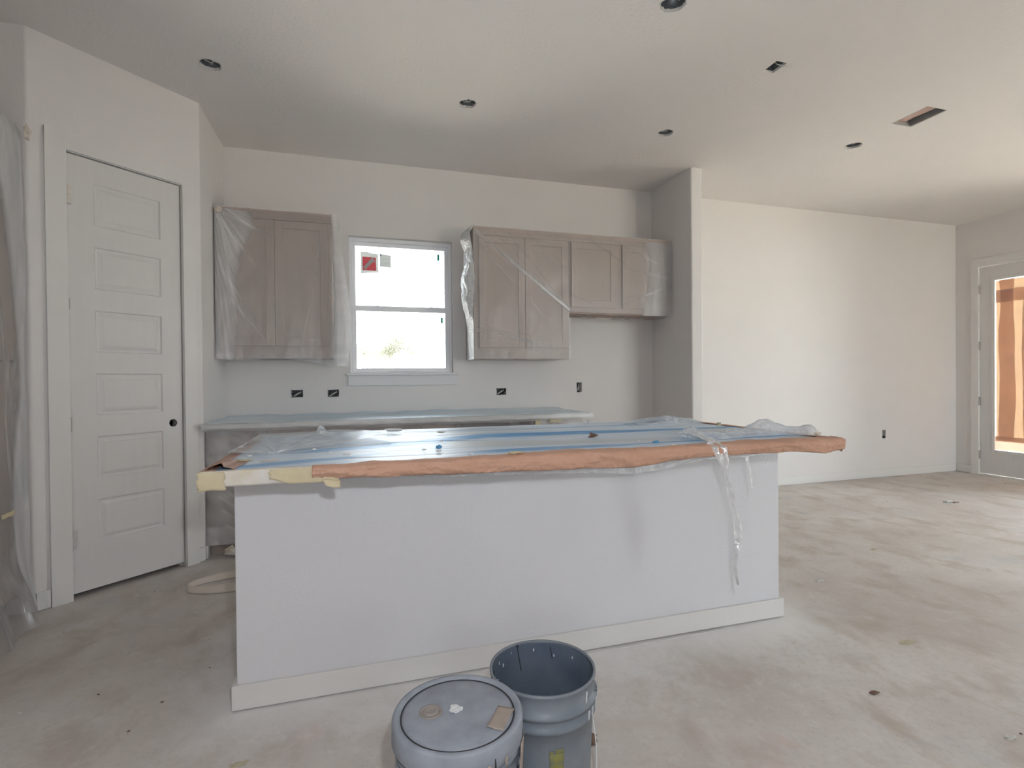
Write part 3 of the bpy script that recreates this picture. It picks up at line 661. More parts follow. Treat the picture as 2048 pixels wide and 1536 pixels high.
wrap(.953, 2.842, 2.474, zb_R, YF-.001, .0, .0, fold_R, bulge_R, 'polythene_cover', 'large clear plastic sheet over both right wall cabinets with diagonal pulled folds', M_filmD, 420, 150)
# loose bright end of that sheet bulging from the left side of the tall cabinet towards the window
def side_fn(u, v):
    z = 2.478-1.115*v
    out = interp([(0, .012), (.05, .075), (.09, .085), (.16, .045), (.30, .055), (.42, .082), (.55, .072), (.66, .045), (.75, .022), (1, .014)], v)
    y = YF-.03+.10*u+.20*u*sm(0, .08, v)
    x = .962-out*sin(pi*min(1, u*.9+.1))*1.12*(.9+.25*nz(u*4, v*12, 3))-.004*nz(u*14, v*22)
    if u < .12: x += .03*(1-u/.12)*exp(-((v-.42)/.16)**2)
    return (x, y, z), .55+.25*abs(nz(u*9, v*20))
tag(grid('polythene_end', 24, 110, side_fn, M_filmW, None, 'fold'), 'bulging white-looking end of plastic sheet on the cabinet side next to the window', 'plastic sheet', 'polythene covers')
# film sagging under the short cabinet
def under_fn(u, v):
    x = 1.835+1.0*u; y = YF-.02+.30*v
    return (x, y, 1.772-.012*sin(pi*u)-.016*sin(pi*v)*(1+.5*nz(x*4, y*9))), .10+.25*abs(nz(x*8, y*12))
tag(grid('polythene_cover', 60, 16, under_fn, M_film, None, 'fold'), 'clear plastic sagging beneath the short wall cabinet over the recess', 'plastic sheet', 'polythene covers')
tag(obj('masking_paper', bx(1.84, 2.82, YF+.004, YB-.03, 1.7785, 1.7835), M_kraft2), 'brown paper lining the underside of the short wall cabinet', 'paper')
# wad of tape where the sheet meets the pantry wall
def wad(name, c, r, m, label, cat, seed=0, sq=(1, 1, 1), group=None, amp=.45, sub=2, fr=2.2):
    bm = BM(); bmesh.ops.create_icosphere(bm, subdivisions=sub, radius=1)
    for v in bm.verts:
        p = v.co.copy(); k = 1+amp*nz(p.x*fr+seed, p.y*fr, p.z*fr+seed*.7)*2
        v.co = Vector((p.x*k*r*sq[0], p.y*k*r*sq[1], p.z*k*r*sq[2]))+Vector(c)
    bmesh.ops.translate(bm, verts=bm.verts, vec=-Vector(c))
    o = obj(name, bm, m, smooth=False); o.location = c
    if label: tag(o, label, cat, group)
    return o
wad('tape_wad', (-.925, YF-.045, 2.44), .020, M_cream, 'crumpled tape at the top left corner of the left wall cabinet', 'tape', 3, (1.1, .8, 1.1))
# ------------------------------------------------------------------ back counter and base cabinets
e = tag(empty('countertop', (.44, 4.29, .878)), 'long back countertop along the window wall under blue film', 'countertop')
obj('slab', bx(XL+.001, 1.842, 3.872, YB-.001, .880, .914), M_quartz, e, bevel=.002)
def back_top(u, v):
    x = XL+.004+2.81*u; y = 3.866+.735*v
    b = .5+.5*nz(x*1.6, y*7, 2); k = .35+.65*sm(-.5, .5, nz(x*.9+5, y*9))
    if x < -.6: k *= .6
    c = (.72-.40*k*b, .80-.22*k*b, .85-.05*k*b)
    return (x, y, .9165+.004*abs(nz(x*3, y*5))+.012*exp(-((y-4.60)/.05)**2)*(1+nz(x*5))), c
tag(grid('blue_film', 200, 30, back_top, M_blueback, None, 'tint'), 'pale blue protective film lying on the back countertop', 'protective film')
def back_edge(u, v):
    x = XL+.004+2.812*u
    z = .920-.055*v-.01*nz(x*3)*v; return (x, 3.860-.004*sin(v*3)-.003*nz(x*14, v*3), z), .28+.10*abs(nz(x*5, v*2))
tag(grid('polythene_edge', 160, 6, back_edge, M_film, None, 'fold'), 'clear plastic folded over the front edge of the back countertop', 'plastic sheet', 'polythene covers')
def base(x0, x1, label, drawers=1, doors=2):
    e = tag(empty('base_cabinet', ((x0+x1)/2, 4.28, 0)), label, 'cabinet', 'kitchen base cabinets')
    yf = 3.985
    obj('cabinet_body', bx(x0, x1, yf, YB-.002, .102, .878), M_cab, e, bevel=.001, seg=1)
    obj('toe_kick', bx(x0, x1, yf+.07, YB-.002, .0, .102), M_cab, e)
    n = doors; w_ = (x1-x0-.02)/n
    for k in range(n):
        a = x0+.01+k*w_+.002; b = a+w_-.004
        obj('drawer_front', bx(a, b, yf-.02, yf-.001, .715, .862), M_cab, e, bevel=.002, seg=1)
        shaker(e, a, b, .125, .700, yf)
base(XL+.004, -.20, 'taupe base cabinet in the corner beside the pantry wall')
base(-.198, .74, 'taupe sink base cabinet below the kitchen window')
base(1.382, 1.825, 'taupe base cabinet at the open right end of the back counter', doors=1)
tag(obj('filler_panel', bx(.742, .760, 3.99, YB-.01, 0, .878), M_cab), 'taupe panel at the left of the empty dishwasher space', 'panel')
tag(obj('filler_panel', bx(1.362, 1.380, 3.99, YB-.01, 0, .878), M_cab), 'taupe panel at the right of the empty dishwasher space', 'panel')
def bfilm(u, v):
    x = XL+.006+2.80*u; z = .882-.79*v
    b = .010+.008*nz(x*3, z*2)+.012*abs(nz(x*6, z*9, 3))+.03*sm(.85, 1, v)*abs(nz(x*9, 1))
    a = .12+.42*exp(-((x+.86)/.09)**2)+.22*abs(nz(x*10+z*9, z*5))*exp(-((x+.8)/.25)**2)*2
    a += .22*sm(1.55, 1.70, x)+.10*abs(nz(x*12+z*8, z*4))
    if .80 < x < 1.36: a *= .6
    for k in range(6):
        d, t = seg(x, z, -.92+.02*k, .62-.1*k, -.62+.03*k, .30-.07*k); a += .22*exp(-(d/.007)**2)*(1-.6*t)
    return (x, 3.962-b, z), a
tag(grid('polythene_cover', 260, 70, bfilm, M_film, None, 'fold'), 'clear plastic sheet hanging over the base cabinet fronts', 'plastic sheet', 'polythene covers')
def end_film(u, v):
    y = 3.955+.60*u; z = .905-.6*v; return (1.852+.006*nz(y*8, z*6)+.01*v, y, z), .3
tag(grid('polythene_end', 20, 30, end_film, M_film, None, 'fold'), 'clear plastic hanging down the open right end of the back counter', 'plastic sheet', 'polythene covers')
for (a, b, c, d, lb) in ((1.372, 1.42, .70, .895, 'upright strip of yellow masking tape on the plastic over the base cabinets'), (1.50, 1.60, .845, .878, 'short yellow tape strip at the right end of the base cabinets')):
    tag(grid('masking_tape', 6, 10, lambda u, v: ((a+(b-a)*u+.012*v, 3.940-.002*nz(u*3, v*6), c+(d-c)*v), 0), M_tapeY, None, thick=.0006), lb, 'tape')
# torn paper at bottom left corner of base cabinets
wad('paper_scrap', (-.80, 3.935, .045), .042, M_tapeW, 'crumpled masking scrap at the foot of the base cabinet beside the pantry', 'paper', 9, (1.2, .4, .7), amp=.5)
# ------------------------------------------------------------------ island
IX0, IX1 = -.420, 2.015
isl = tag(empty('kitchen_island', (.8, 2.4, 0)), 'long white kitchen island half wall with baseboard, in front of the cabinets', 'kitchen island')
obj('half_wall', prism(BM(), bull([(IX0, 2.101), (IX1, 2.101), (IX1, 2.216), (IX0, 2.216)], (0, 1), .006), 0, .8765), M_isl, isl)
obj('baseboard', bx(IX0-.015, IX1+.015, 2.086, 2.1005, .006, BH), M_trim, isl, bevel=.002)
obj('baseboard', bx(IX0-.015, IX0-.0005, 2.1006, 2.23, .006, BH), M_trim, isl, bevel=.002)
obj('baseboard', bx(IX1+.0005, IX1+.015, 2.1006, 2.23, .006, BH), M_trim, isl, bevel=.002)
obj('cabinet_body', bx(IX0+.005, IX1-.005, 2.217, 2.80, .10, .876), M_cab, isl)
obj('toe_kick', bx(IX0+.005, IX1-.005, 2.217, 2.73, 0, .10), M_cab, isl)
for k in range(4):
    a = IX0+.02+k*.60; obj('cabinet_door', bx(a, a+.59, 2.801, 2.82, .12, .86), M_cab, isl, bevel=.002)
ct = tag(empty('island_countertop', (.8, 2.3, .877)), 'island countertop slab with masked edges, overhanging the half wall', 'countertop')
CX0, CX1, CY0, CY1 = -.445, 2.030, 1.785, 2.845
obj('slab', bx(CX0, CX1, CY0, CY1, .877, .914), M_quartz, ct, bevel=.002)
# blue film
BLUE = (.07, .29, .58); PALE = (.50, .62, .75); WHT = (.66, .71, .76); GRY = (.47, .47, .455)
def island_top(u, v):
    x = CX0+.004+(CX1-CX0-.008)*u; y = CY0+.004+(CY1-CY0)*v
    yy = y+.015*nz(x*1.2, y*2)+.006*nz(x*5, y*11)
    z = .9185+.0015*nz(x*4, y*9)
    g = .5+.5*nz(x*.8, yy*9, 4)
    c = Vector(PALE)*(1-g)+Vector(WHT)*g
    g2 = sm(.2, .6, x)*sm(-.1, .4, nz(x*1.1+3, yy*5)); c = c*(1-.6*g2)+Vector(GRY)*.6*g2
    def band(y0, hw, x0, x1, k, soft=.35):
        a = sm(x0, x0+.25, x)*(1-sm(x1-.25, x1, x)); d = abs(yy-y0)/hw
        return k*a*(1-sm(1-soft, 1+soft, d))
    def yc(tab): return interp(tab, x)
    bl = band(yc([(-.3, 2.12), (0, 2.20), (.36, 2.36), (.6, 2.48), (1.1, 2.42), (2, 2.38)]), interp([(-.3, .02), (.0, .05), (.4, .085), (.7, .10), (1.2, .06), (2, .035)], x), -.35, 2.4, .95)
    bl = max(bl, band(1.915, .045, .30, 1.15, .8), band(yc([(.9, 1.90), (2, 1.96)]), .020, .8, 2.3, .85), band(yc([(-.45, 1.84), (-.1, 1.93), (.1, 2.0)]), .035, -.7, .25, .65),
             band(2.72, .018, .2, 2.3, .7), band(2.60, .010, -.2, 1.2, .5), band(2.24, .008, -.5, .2, .7), band(2.12, .012, -.46, -.1, .45), band(2.78, .016, -.1, .9, .5), band(2.18, .006, .8, 2, .35),
             band(2.30, .006, -.1, 1, .5), band(2.06, .006, .4, 1.6, .3), band(2.03, .05, 1.3, 2.4, .75))
    z += .003*bl+.005*max(0, nz(yy*26, x*.6, 9))
    z += .018*sm(2.72, 2.83, y)*(.55+.6*nz(x*2.2, 7))*sm(-.4, 0, x)
    z += .022*exp(-((x-1.78)/.16)**2)*sm(2.55, 2.78, y)
    c = c*(1-bl)+Vector(BLUE)*bl
    return (x, y, z), tuple(c)
tag(grid('blue_film', 420, 220, island_top, M_blue, None, 'tint'), 'dusty blue striped protective film covering the island countertop', 'protective film')
# tented flap at the back left corner: fan from a pinch point
def flap(u, v):
    ang = radians(200-178*u)             # sweep over the back-left
    px, py = -.285, 2.175
    rim = interp([(0, .13), (.12, .25), (.30, .52), (.42, .70), (.55, .74), (.75, .70), (.9, .63), (1, .58)], u)
    x = px+cos(ang)*rim*v*.8; y = py+sin(ang)*rim*v
    if u > .82: x += .03*(u-.82)/.18
    x = max(x, -.448)
    y = min(y, 2.85)
    z = .922+.010*v+.022*v*sm(.55, .95, u)+.006*sin(u*46+2*sin(u*9))*v*(1-v)*2+.006*nz(u*5, v*4)
    f = .1+.35*exp(-((v-0)/.22)**2)*(abs(sin(u*40)))+.3*sm(.93, 1, u)+.15*sm(.9, 1, v)
    return (x, y, z), f
tag(grid('polythene_flap', 120, 40, flap, M_filmF, None, 'fold'), 'tented film flap fanning from a pinch at the left end of the island', 'plastic sheet', 'polythene covers')
def peak(u, v):
    a = (u-.5)*2
    x = -.150+.055*a+.02*v; y = 2.76+.03*sin(a*3)
    h = .052*exp(-((a+.25)/.42)**2)*(1+.2*nz(a*3)); z = .928+h*v
    return (x-.012*v, y-.03*v, z), .35+.3*abs(nz(a*6, v*5))
tag(grid('film_peak', 24, 10, peak, M_filmW, None, 'fold'), 'small upright crumpled peak of film at the back left of the island', 'plastic sheet', 'polythene covers')
def tail(u, v):
    x = -.16+.16*u; y = 2.70+.03*u+.05*(v-.5)*(1-.7*u); return (x, y, .938-.010*u+.012*sin(v*pi)*(1-u)), .3
tag(grid('film_tail', 16, 6, tail, M_filmF, None, 'fold'), 'short flattened film tail right of the upright peak', 'plastic sheet', 'polythene covers')
# puffed film along the far right edge
def puff(u, v):
    x = 1.50+.50*u; y = 2.66+.17*v
    z = .924+.040*sin(pi*v)**.7*(exp(-((u-.62)/.30)**2))*(1+.25*nz(u*14, v*7))+.004*nz(u*40, v*10)
    return (x, y, z), .05+.35*exp(-((u-.62)/.2)**2)*abs(nz(u*25, v*9))*2
tag(grid('film_puff', 60, 20, puff, M_filmF, None, 'fold'), 'puffed fold of film on the far edge of the island near its right end', 'plastic sheet', 'polythene covers')
# long crumpled sheet lying across the right end
def ridge(u, v):
    x = interp([(0, 1.415), (.1, 1.45), (.25, 1.56), (.55, 1.80), (.8, 1.94), (1, 2.035)], u)
    y0 = interp([(0, 2.00), (.15, 1.90), (.4, 1.93), (.7, 1.95), (1, 1.88)], u)
    hmax = interp([(0, .040), (.06, .050), (.14, .030), (.3, .022), (.48, .034), (.58, .062), (.66, .072), (.74, .055), (.82, .034), (.9, .036), (.96, .045), (1, .030)], u)
    wd = interp([(0, .04), (.1, .08), (.4, .16), (.8, .13), (1, .05)], u)
    y = y0+wd*v+.006*nz(u*9, v*5); z = .924+hmax*sin(pi*min(1, v*1.0))**.8*(1+.12*nz(u*18, v*4))+.004*nz(u*30, v*12)
    cr = exp(-((u-.03)/.06)**2)+exp(-((u-.97)/.04)**2)
    z += cr*.008*nz(u*90, v*20); f = .06+.4*cr+.16*abs(nz(u*22, v*9))+.2*exp(-((v-.5)/.2)**2)*exp(-((u-.62)/.15)**2)
    return (x, y, z), f
tag(grid('polythene_sheet', 150, 26, ridge, M_filmF, None, 'fold'), 'crumpled clear plastic ridge lying across the right end of the island', 'plastic sheet', 'polythene covers')
# ribbon from the crumple over the edge and hanging down
CL = [(1.415, 2.02, .945, .075), (1.418, 1.95, .948, .085), (1.40, 1.87, .935, .055), (1.385, 1.80, .930, .060), (1.388, 1.752, .915, .063), (1.400, 1.742, .86, .045), (1.410, 1.742, .80, .026), (1.435, 1.742, .72, .034), (1.455, 1.742, .64, .040),
      (1.469, 1.742, .58, .055), (1.472, 1.742, .53, .052), (1.460, 1.742, .495, .028), (1.457, 1.742, .44, .024), (1.463, 1.742, .385, .010), (1.464, 1.742, .360, .002)]
def ribbon(u, v):
    t = u*(len(CL)-1); i = min(int(t), len(CL)-2); f = t-i
    c = [CL[i][k]*(1-f)+CL[i+1][k]*f for k in range(4)]
    side = v-.5
    x = c[0]+side*c[3]; fold = .010*sin(v*9+u*8)+.004*nz(u*25, v*6)
    if c[2] > .925: return (x, c[1]+.02*side, c[2]+abs(fold)*.9), .30+.3*abs(nz(u*30, v*6))
    return (x+.002*nz(u*40, v), c[1]+fold*.8, c[2]), .06+.55*exp(-((v-.93)/.06)**2)*sm(.35, .6, u)+.5*exp(-((v-.04)/.04)**2)+.18*abs(nz(u*26, v*5))
tag(grid('hanging_plastic_strip', 140, 14, ribbon, M_filmS, None, 'fold'), 'torn clear plastic strip hanging down the front of the island', 'plastic strip')
def sliver(pts, wd, name, label, seed):
    def fn(u, v):
        t = u*(len(pts)-1); i = min(int(t), len(pts)-2); f = t-i; c = [pts[i][k]*(1-f)+pts[i+1][k]*f for k in range(3)]
        return (c[0]+(v-.5)*wd*(1-.5*u)*(1+.6*nz(u*9, seed)), c[1]+.004*nz(u*8, v*4, seed), c[2]), .35
    return tag(grid(name, 30, 4, fn, M_filmS, None, 'fold'), label, 'plastic strip')
sliver([(1.533, 1.765, .868), (1.541, 1.765, .83), (1.550, 1.765, .795), (1.557, 1.765, .765), (1.560, 1.765, .738)], .016, 'plastic_sliver', 'thin shred of plastic hanging right of the long strip', 3)
sliver([(1.551, 1.764, .80), (1.565, 1.764, .775), (1.582, 1.764, .748)], .007, 'plastic_sliver', 'tiny side shred of plastic forking off to the right under the island edge', 5)
# kraft paper masking wrapped round the front edge
BOT = [(-.128, .887), (-.046, .881), (.142, .876), (.308, .871), (.484, .870), (.67, .862), (.807, .861), (1.015, .853), (1.078, .861), (1.311, .877), (1.54, .877), (1.795, .876), (1.93, .862), (1.99, .868), (2.05, .875)]
def paper(u, v):
    x = -.13+(2.048+.13)*u
    back = interp([(-.13, .01), (.14, .02), (.47, .03), (.80, .07), (.98, .03), (1.16, .015), (1.4, .05), (1.6, .07), (2.05, .05)], x)
    zb = interp(BOT, x)
    n = .006*nz(x*9, v*3)+.006*abs(nz(x*26+v*6, v*5))+.005*abs(nz(x*55-v*7, v*5, 2))+.010*max(0, nz(x*6-v*2, 5))
    if v < .35:
        t = v/.35; y = CY0+back*(1-t); z = .9215+.002*nz(x*12, t*3); return (x, y-.004*t, z+abs(n)*.4), 0
    t = (v-.35)/.65
    return (x, CY0-.010-.010*sin(pi*t)-abs(n)*1.6-.006, .9215-(.9215-zb)*t+.003*nz(x*14)*t), 0
tag(grid('kraft_paper_edge', 420, 18, paper, M_kraft, None, thick=.0006), 'crinkled brown kraft paper masking the front edge of the island top', 'paper')
# rounded paper corner at the right end
def pcorner(u, v):
    a = -pi/2+u*pi*.62; r = .012+.020*sin(v*pi)
    x = 2.040+r*cos(a)+.006*nz(u*6, v*5)+.010*exp(-((u-.45)/.08)**2)*exp(-((v-.3)/.2)**2)
    y = CY0-.008+.02*u*3+r*sin(a)*.6
    return (x, y, .924-.062*v+.012*v*u), 0
tag(grid('kraft_paper_corner', 30, 14, pcorner, M_kraft, None, thick=.0006), 'rounded kraft paper corner at the right tip of the island top', 'paper')
def pside(u, v):
    y = CY0+.02+1.03*u; n = .006*nz(y*9, v*5)
    if v < .4: return (CX1+.010-.05*(1-v/.4), y, .9225+abs(n)*.4), 0
    t = (v-.4)/.6; return (CX1+.012+abs(n), y, .9225-.055*t), 0
tag(grid('kraft_paper', 100, 8, pside, M_kraft, None, thick=.0006), 'kraft paper folded over the right end of the island top', 'paper')
# clear film skirt sagging below the paper
FB = [(-.1, .880), (.10, .869), (.3, .860), (.485, .853), (.70, .845), (.892, .836), (1.018, .822), (1.10, .828), (1.193, .836), (1.314, .858), (1.43, .864), (1.544, .862), (1.62, .868), (1.75, .872)]
def skirt(u, v):
    x = -.1+1.85*u; zt = .905; zb = interp(FB, x)+.002*nz(x*20)
    return (x, CY0-.004+.010*sin(v*pi)+.012*v-.003*nz(x*9, v*4), zt+(zb-zt)*v), -.34+.25*exp(-((v-.97)/.05)**2)+.35*abs(nz(x*9+v*3, v*4))*exp(-((x-1.1)/.25)**2)
tag(grid('polythene_skirt', 220, 12, skirt, M_filmC, None, 'fold'), 'clear film sagging below the kraft paper along the island edge', 'plastic sheet', 'polythene covers')
# masking tape on the left end
def tape(u, v):
    x = CX0-.006+.335*u
    if v < .3: return (x, CY0+.022*(1-v/.3)-.004, .9205), 0
    t = (v-.3)/.7; return (x, CY0-.0045-.0015*nz(x*8, t*3), .9205-.0475*t-.004*sm(.1, 0, u)*t+.002*nz(x*15)*t), 0
tp_o = tag(grid('masking_tape_edge', 60, 10, tape, M_tapeW, None, thick=.0006), 'paint-washed masking tape along the left end of the island edge', 'tape')
def tapey(u, v):
    x = CX0-.011+.075*u+.012*nz(v*5, 2); return (x, CY0-.0065-.001*sin(v*3), .919-.056*v-.003*nz(x*30)*v), 0
tag(grid('masking_tape_corner', 10, 8, tapey, M_tapeY, None, thick=.0008), 'yellow masking tape folded round the left front corner of the island top', 'tape')
def tapeend(u, v):
    y = CY0-.006+.6*u; return (CX0-.010, y, .920-.052*v), 0
tag(grid('masking_tape', 20, 4, tapeend, M_tapeY, None, thick=.0008), 'yellow masking tape down the left end face of the island top', 'tape')
def tapeb(u, v):
    x = -.255+.205*u; top = .920 if u < .5 else .920-.015*sm(.5, 1, u)
    zb = .872+.018*sm(.30, 0, u)-.004*sm(.8, 1, u); return (x+.008*nz(v*4, 1), CY0-.0145-.006*sm(.2, .6, u)-.002*nz(x*12, v*3), top+(zb-top)*v), 0
tag(grid('masking_tape_join', 24, 8, tapeb, M_tapeY, None, thick=.0008), 'strip of yellow masking tape joining the white edge to the kraft paper', 'tape')
def tabf(u, v):
    return (-.100+.055*u+.02*v*(1-u)*.6, CY0-.024-.010*v, .882-.024*v*(1-.3*abs(u-.55))-.008*u), 0
tag(grid('masking_tape_tab', 8, 6, tabf, M_tapeY, None, thick=.0008), 'loose pointed tape tab hanging under the island edge near its left end', 'tape')
# brown paper curled up on the front left corner
def curl(u, v):
    x = CX0+.004+.080*u; y = CY0+.02+.16*v
    z = .922+.020*sin(pi*u)**1.2*(1-.6*v)+.004*nz(u*4, v*4)
    if u > .62: z = max(.921, z*.5+.5*.922)
    return (x+.05*v*.3, y, z), 0
tag(grid('curled_kraft_paper', 20, 14, curl, M_kraft2, None, thick=.0008), 'curled brown paper scrap on the front left corner of the island top', 'paper')
def lpaper(u, v):
    return (CX0-.006+.040*u, CY0+.01+.95*v, .9215+.001*nz(u*3, v*9)), 0
tag(grid('kraft_paper_strip', 6, 40, lpaper, M_kraft2, None, thick=.0006), 'narrow brown paper strip along the left end of the island top', 'paper')
# ------------------------------------------------------------------ crumbs and scraps on the island
CR = [(-.36, 2.06, .006), (-.428, 2.58, .005), (-.15, 2.164, .006), (-.09, 2.055, .005), (-.027, 1.965, .009), (-.062, 2.418, .006), (.255, 2.01, .006), (.30, 1.955, .008), (.363, 2.271, .006), (.396, 1.832, .006), (1.151, 1.963, .004), (1.21, 1.80, .006), (.61, 1.97, .004), (.85, 2.0, .003)]
CL_ = ['white crumb just behind the curled brown paper on the island', 'white crumb on the tented film flap at the left of the island', 'white crumb on the island film, in front of the film flap ridge', 'white crumb right of the pinch in the island film',
       'largest white crumb on the left half of the island film', 'white crumb on the dark blue band left of the island middle', 'white crumb just left of the blue chip on the island', 'white crumb in front of the blue chip on the island', 'white crumb behind the blue chip on the island',
       'white crumb at the kraft paper edge left of the island middle', 'tiny white crumb left of the hanging strip on the island film', 'cream crumb on the kraft paper left of the hanging strip', 'tiny white crumb in the front middle of the island film', 'faint white speck between the island middle and the hanging strip']
for i, (x, y, r) in enumerate(CR):
    wad('drywall_crumb', (x, y, .926+r*.3), r, M_crumb, CL_[i], 'debris', i*3.1, (1.5, .9, .6), 'white crumbs on the island film', .35, 1)
wad('film_blob', (-.324, 2.12, .928), .013, M_filmF, 'flat pale blob beside the pinch in the film on the island', 'debris', 5, (2.2, 1.1, .4), None, .3)
wad('dry_leaf_scrap', (1.057, 2.203, .931), .014, M_brown, 'dark brown crinkled scrap standing on the middle of the island', 'leaf', 2, (1.5, .5, .7), None, .7, 2, 3)
wad('plastic_curl', (.19, 2.74, .938), .012, M_crumb, 'white plastic curl at the back edge of the island', 'debris', 4, (2.8, .8, .6), None, .6, 2, 3)
wad('tan_scrap', (.413, 2.60, .933), .008, M_tan, 'tan flat scrap near the back edge of the island', 'debris', 8, (2.6, .8, .4))
wad('tan_scrap', (.553, 1.795, .930), .012, M_tapeY, 'bit of torn yellow tape at the front edge of the island, mid-length', 'debris', 12, (2.2, .9, .35), None, .5)
wad('tan_scrap', (1.93, 2.436, .934), .010, M_tan, 'yellowish scrap near the far right end of the island', 'debris', 1, (1.6, .7, .8), None, .6)
wad('blue_chip', (.319, 2.062, .929), .008, M_bluep, 'small blue plastic chip on the island film left of centre', 'debris', 6, (1.4, .8, .8), None, .6)
wad('blue_chip', (1.188, 1.885, .930), .009, M_bluep, 'small blue film scrap at the front of the island right of centre', 'debris', 16, (1.8, .8, .6), None, .6)
wad('paper_curl', (-.36, 1.945, .929), .009, M_tan, 'thin pale peeling beside the curled brown paper on the island corner', 'debris', 21, (3.2, .6, .4), None, .5)
wad('paper_curl', (-.275, 1.925, .927), .008, M_cream, 'flat cream paper peeling on the front left of the island film', 'debris', 23, (3.4, .8, .3), None, .5)
wad('tape_knot', (2.0, 1.86, .934), .012, M_cream, 'little cream tape knot at the right tip of the island', 'tape', 31, (1.3, .8, .7), None, .6)
# ------------------------------------------------------------------ tall cabinet wrapped in plastic (left)
TX, TY0, TY1, TZ = -1.665, 1.60, 3.327, 2.50
tc_ = tag(empty('tall_cabinet', (-1.96, 2.45, 0)), 'tall taupe cabinet at the left edge, hidden under plastic', 'cabinet')
obj('cabinet_body', bx(-2.268, TX, TY0, TY1, .1, TZ), M_cab, tc_, bevel=.001, seg=1)
obj('toe_kick', bx(-2.268, TX-.07, TY0, TY1, 0, .1), M_cab, tc_)
for a, b in ((TY0+.01, 2.16), (2.17, 2.74), (2.75, TY1-.02)):
    for z0, z1 in ((.12, 1.30), (1.31, 2.44)):
        obj('cabinet_door', bx(TX, TX+.02, a, b, z0, z1), M_cab, tc_, bevel=.003)
        obj('door_recess', bx(TX+.0201, TX+.0215, a+.055, a+.06, z0+.06, z1-.06), M_cab, tc_)
def tallfilm(u, v):
    y = TY1-.004-1.70*u; z = 2.53-2.52*v
    d = TY1-y
    w1 = interp([(0, .010), (.12, .014), (.35, .014), (.6, .012), (.8, .02), (.9, .03), (1, .05)], v)
    b = TX+.024+w1
    b += (.035*sm(0, .4, d))*(.05+1.1*v)+.020*sin(d*22+v*4)*sm(.03, .3, d)*(.05+1.2*v)*.6+(.016*nz(d*6, v*5)+.006*nz(d*24, v*9))*sm(-.02, .15, v)
    b += .09*sm(.86, 1, v)*(.6+.7*abs(nz(d*7, 3)))*sm(.02, .2, d)
    if v < .02: b -= .02*(1-v/.02)
    edge = interp([(0, .25), (.15, .15), (.3, .09), (.45, .03), (.55, .03), (.7, .12), (.85, .16), (.95, .10), (1, .08)], v)
    f = .58*(1-sm(edge, edge+.05, d))+.16*abs(nz(d*14+v*3, v*7))
    f += .25*exp(-((d-.30-.28*abs(v-.45))/.02)**2)*sm(.15, .3, v)
    return (b, y, max(z, .006+.004*abs(nz(d*8)))), f
tag(grid('polythene_drape', 150, 150, tallfilm, M_filmTall, None, 'fold'), 'floor-length plastic drape over the tall cabinet at the left edge', 'plastic sheet', 'polythene covers')
wad('tape_wad', (-1.595, 3.30, 2.49), .020, M_cream, 'crumpled tape knot at the top corner of the left plastic drape', 'tape', 13, (.7, .8, 1.7), None, .55)
tag(grid('masking_tape', 8, 5, lambda u, v: ((TX+.085+.01*nz(u*3), 3.02+.10*u, .56+.022*v+.006*nz(u*5, 2)), 0), M_tapeY, None, thick=.0008), 'small yellow tape patch low on the left plastic drape', 'tape')
# ------------------------------------------------------------------ buckets
def bucket(cx, cy, rz, label, lid):
    e = tag(empty('plastic_bucket', (cx, cy, 0), rz), label, 'bucket')
    rb, rt, hh = .130, .148, .368
    def R_(z): return rb+(rt-rb)*z/hh
    prof = [(0, .004), (rb-.012, .004), (rb-.010, 0), (rb, .003)]
    for z, o_ in ((.10, 0), (.20, 0), (.262, 0), (.266, .007), (.276, .008), (.280, 0), (.300, .0), (.303, .009), (.313, .010), (.317, .001), (.345, .001)): prof.append((R_(z)+o_, z))
    if lid: prof += [(R_(.352)+.004, .352), (R_(.36), .360), (R_(.36)-.004, .358)]
    else: prof += [(R_(.362)+.001, .360), (R_(.362)+.004, .363), (R_(.365)+.003, .369), (R_(.365)-.002, .370), (R_(.365)-.004, .366)]
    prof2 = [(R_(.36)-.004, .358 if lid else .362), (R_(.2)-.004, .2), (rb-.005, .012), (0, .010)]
    L2 = lambda p: lathe(BM(), p, (cx, cy, 0), 72)
    obj('bucket_wall', L2(prof), M_bucket, e, True)
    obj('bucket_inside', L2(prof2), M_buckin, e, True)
    for s in (0, 1):
        a = rz+s*pi; r0 = R_(.255)+.004
        bm = lathe(BM(), [(.0, 0), (.010, 0), (.010, .006), (.005, .008), (0, .008)], n=20)
        bmesh.ops.transform(bm, matrix=Matrix.Translation((cx+cos(a)*r0, cy+sin(a)*r0, .285)) @ Matrix.Rotation(a, 4, 'Z') @ Matrix.Rotation(pi/2, 4, 'Y'), verts=bm.verts)
        obj('handle_ear', bm, M_bucket, e, True)
    pts = []
    for k in range(25):
        t = pi*k/24; R3 = R_(.25)+.011
        lx = R3*cos(t); ly = -(.030+.150*sin(t)**.8)*1.0*sin(t); lz = .285-.235*sin(t)
        ly = -sin(t)*(R3-.002) if True else ly
        pts.append((cx+cos(rz)*lx-sin(rz)*ly, cy+sin(rz)*lx+cos(rz)*ly, lz))
    obj('bail_handle', tube(BM(), pts, .0021, 8), M_bail, e, True)
    return e, R_
def patch(e, cx, cy, R_, a0, a1, z0, z1, m, name, off=.0105, jag=.0, seed=0, n=8, dz=6):
    def fn(u, v):
        a = a0+(a1-a0)*u; z = z0+(z1-z0)*v
        if jag: z += jag*nz(u*5, seed)*(1-v)+jag*.5*nz(u*7, seed+3)*v; a += jag*2*nz(v*5, seed+7)
        r = R_(z)+off; return (cx+r*cos(a), cy+r*sin(a), z), 0
    return grid(name, n, dz, fn, m, e, thick=.0006)
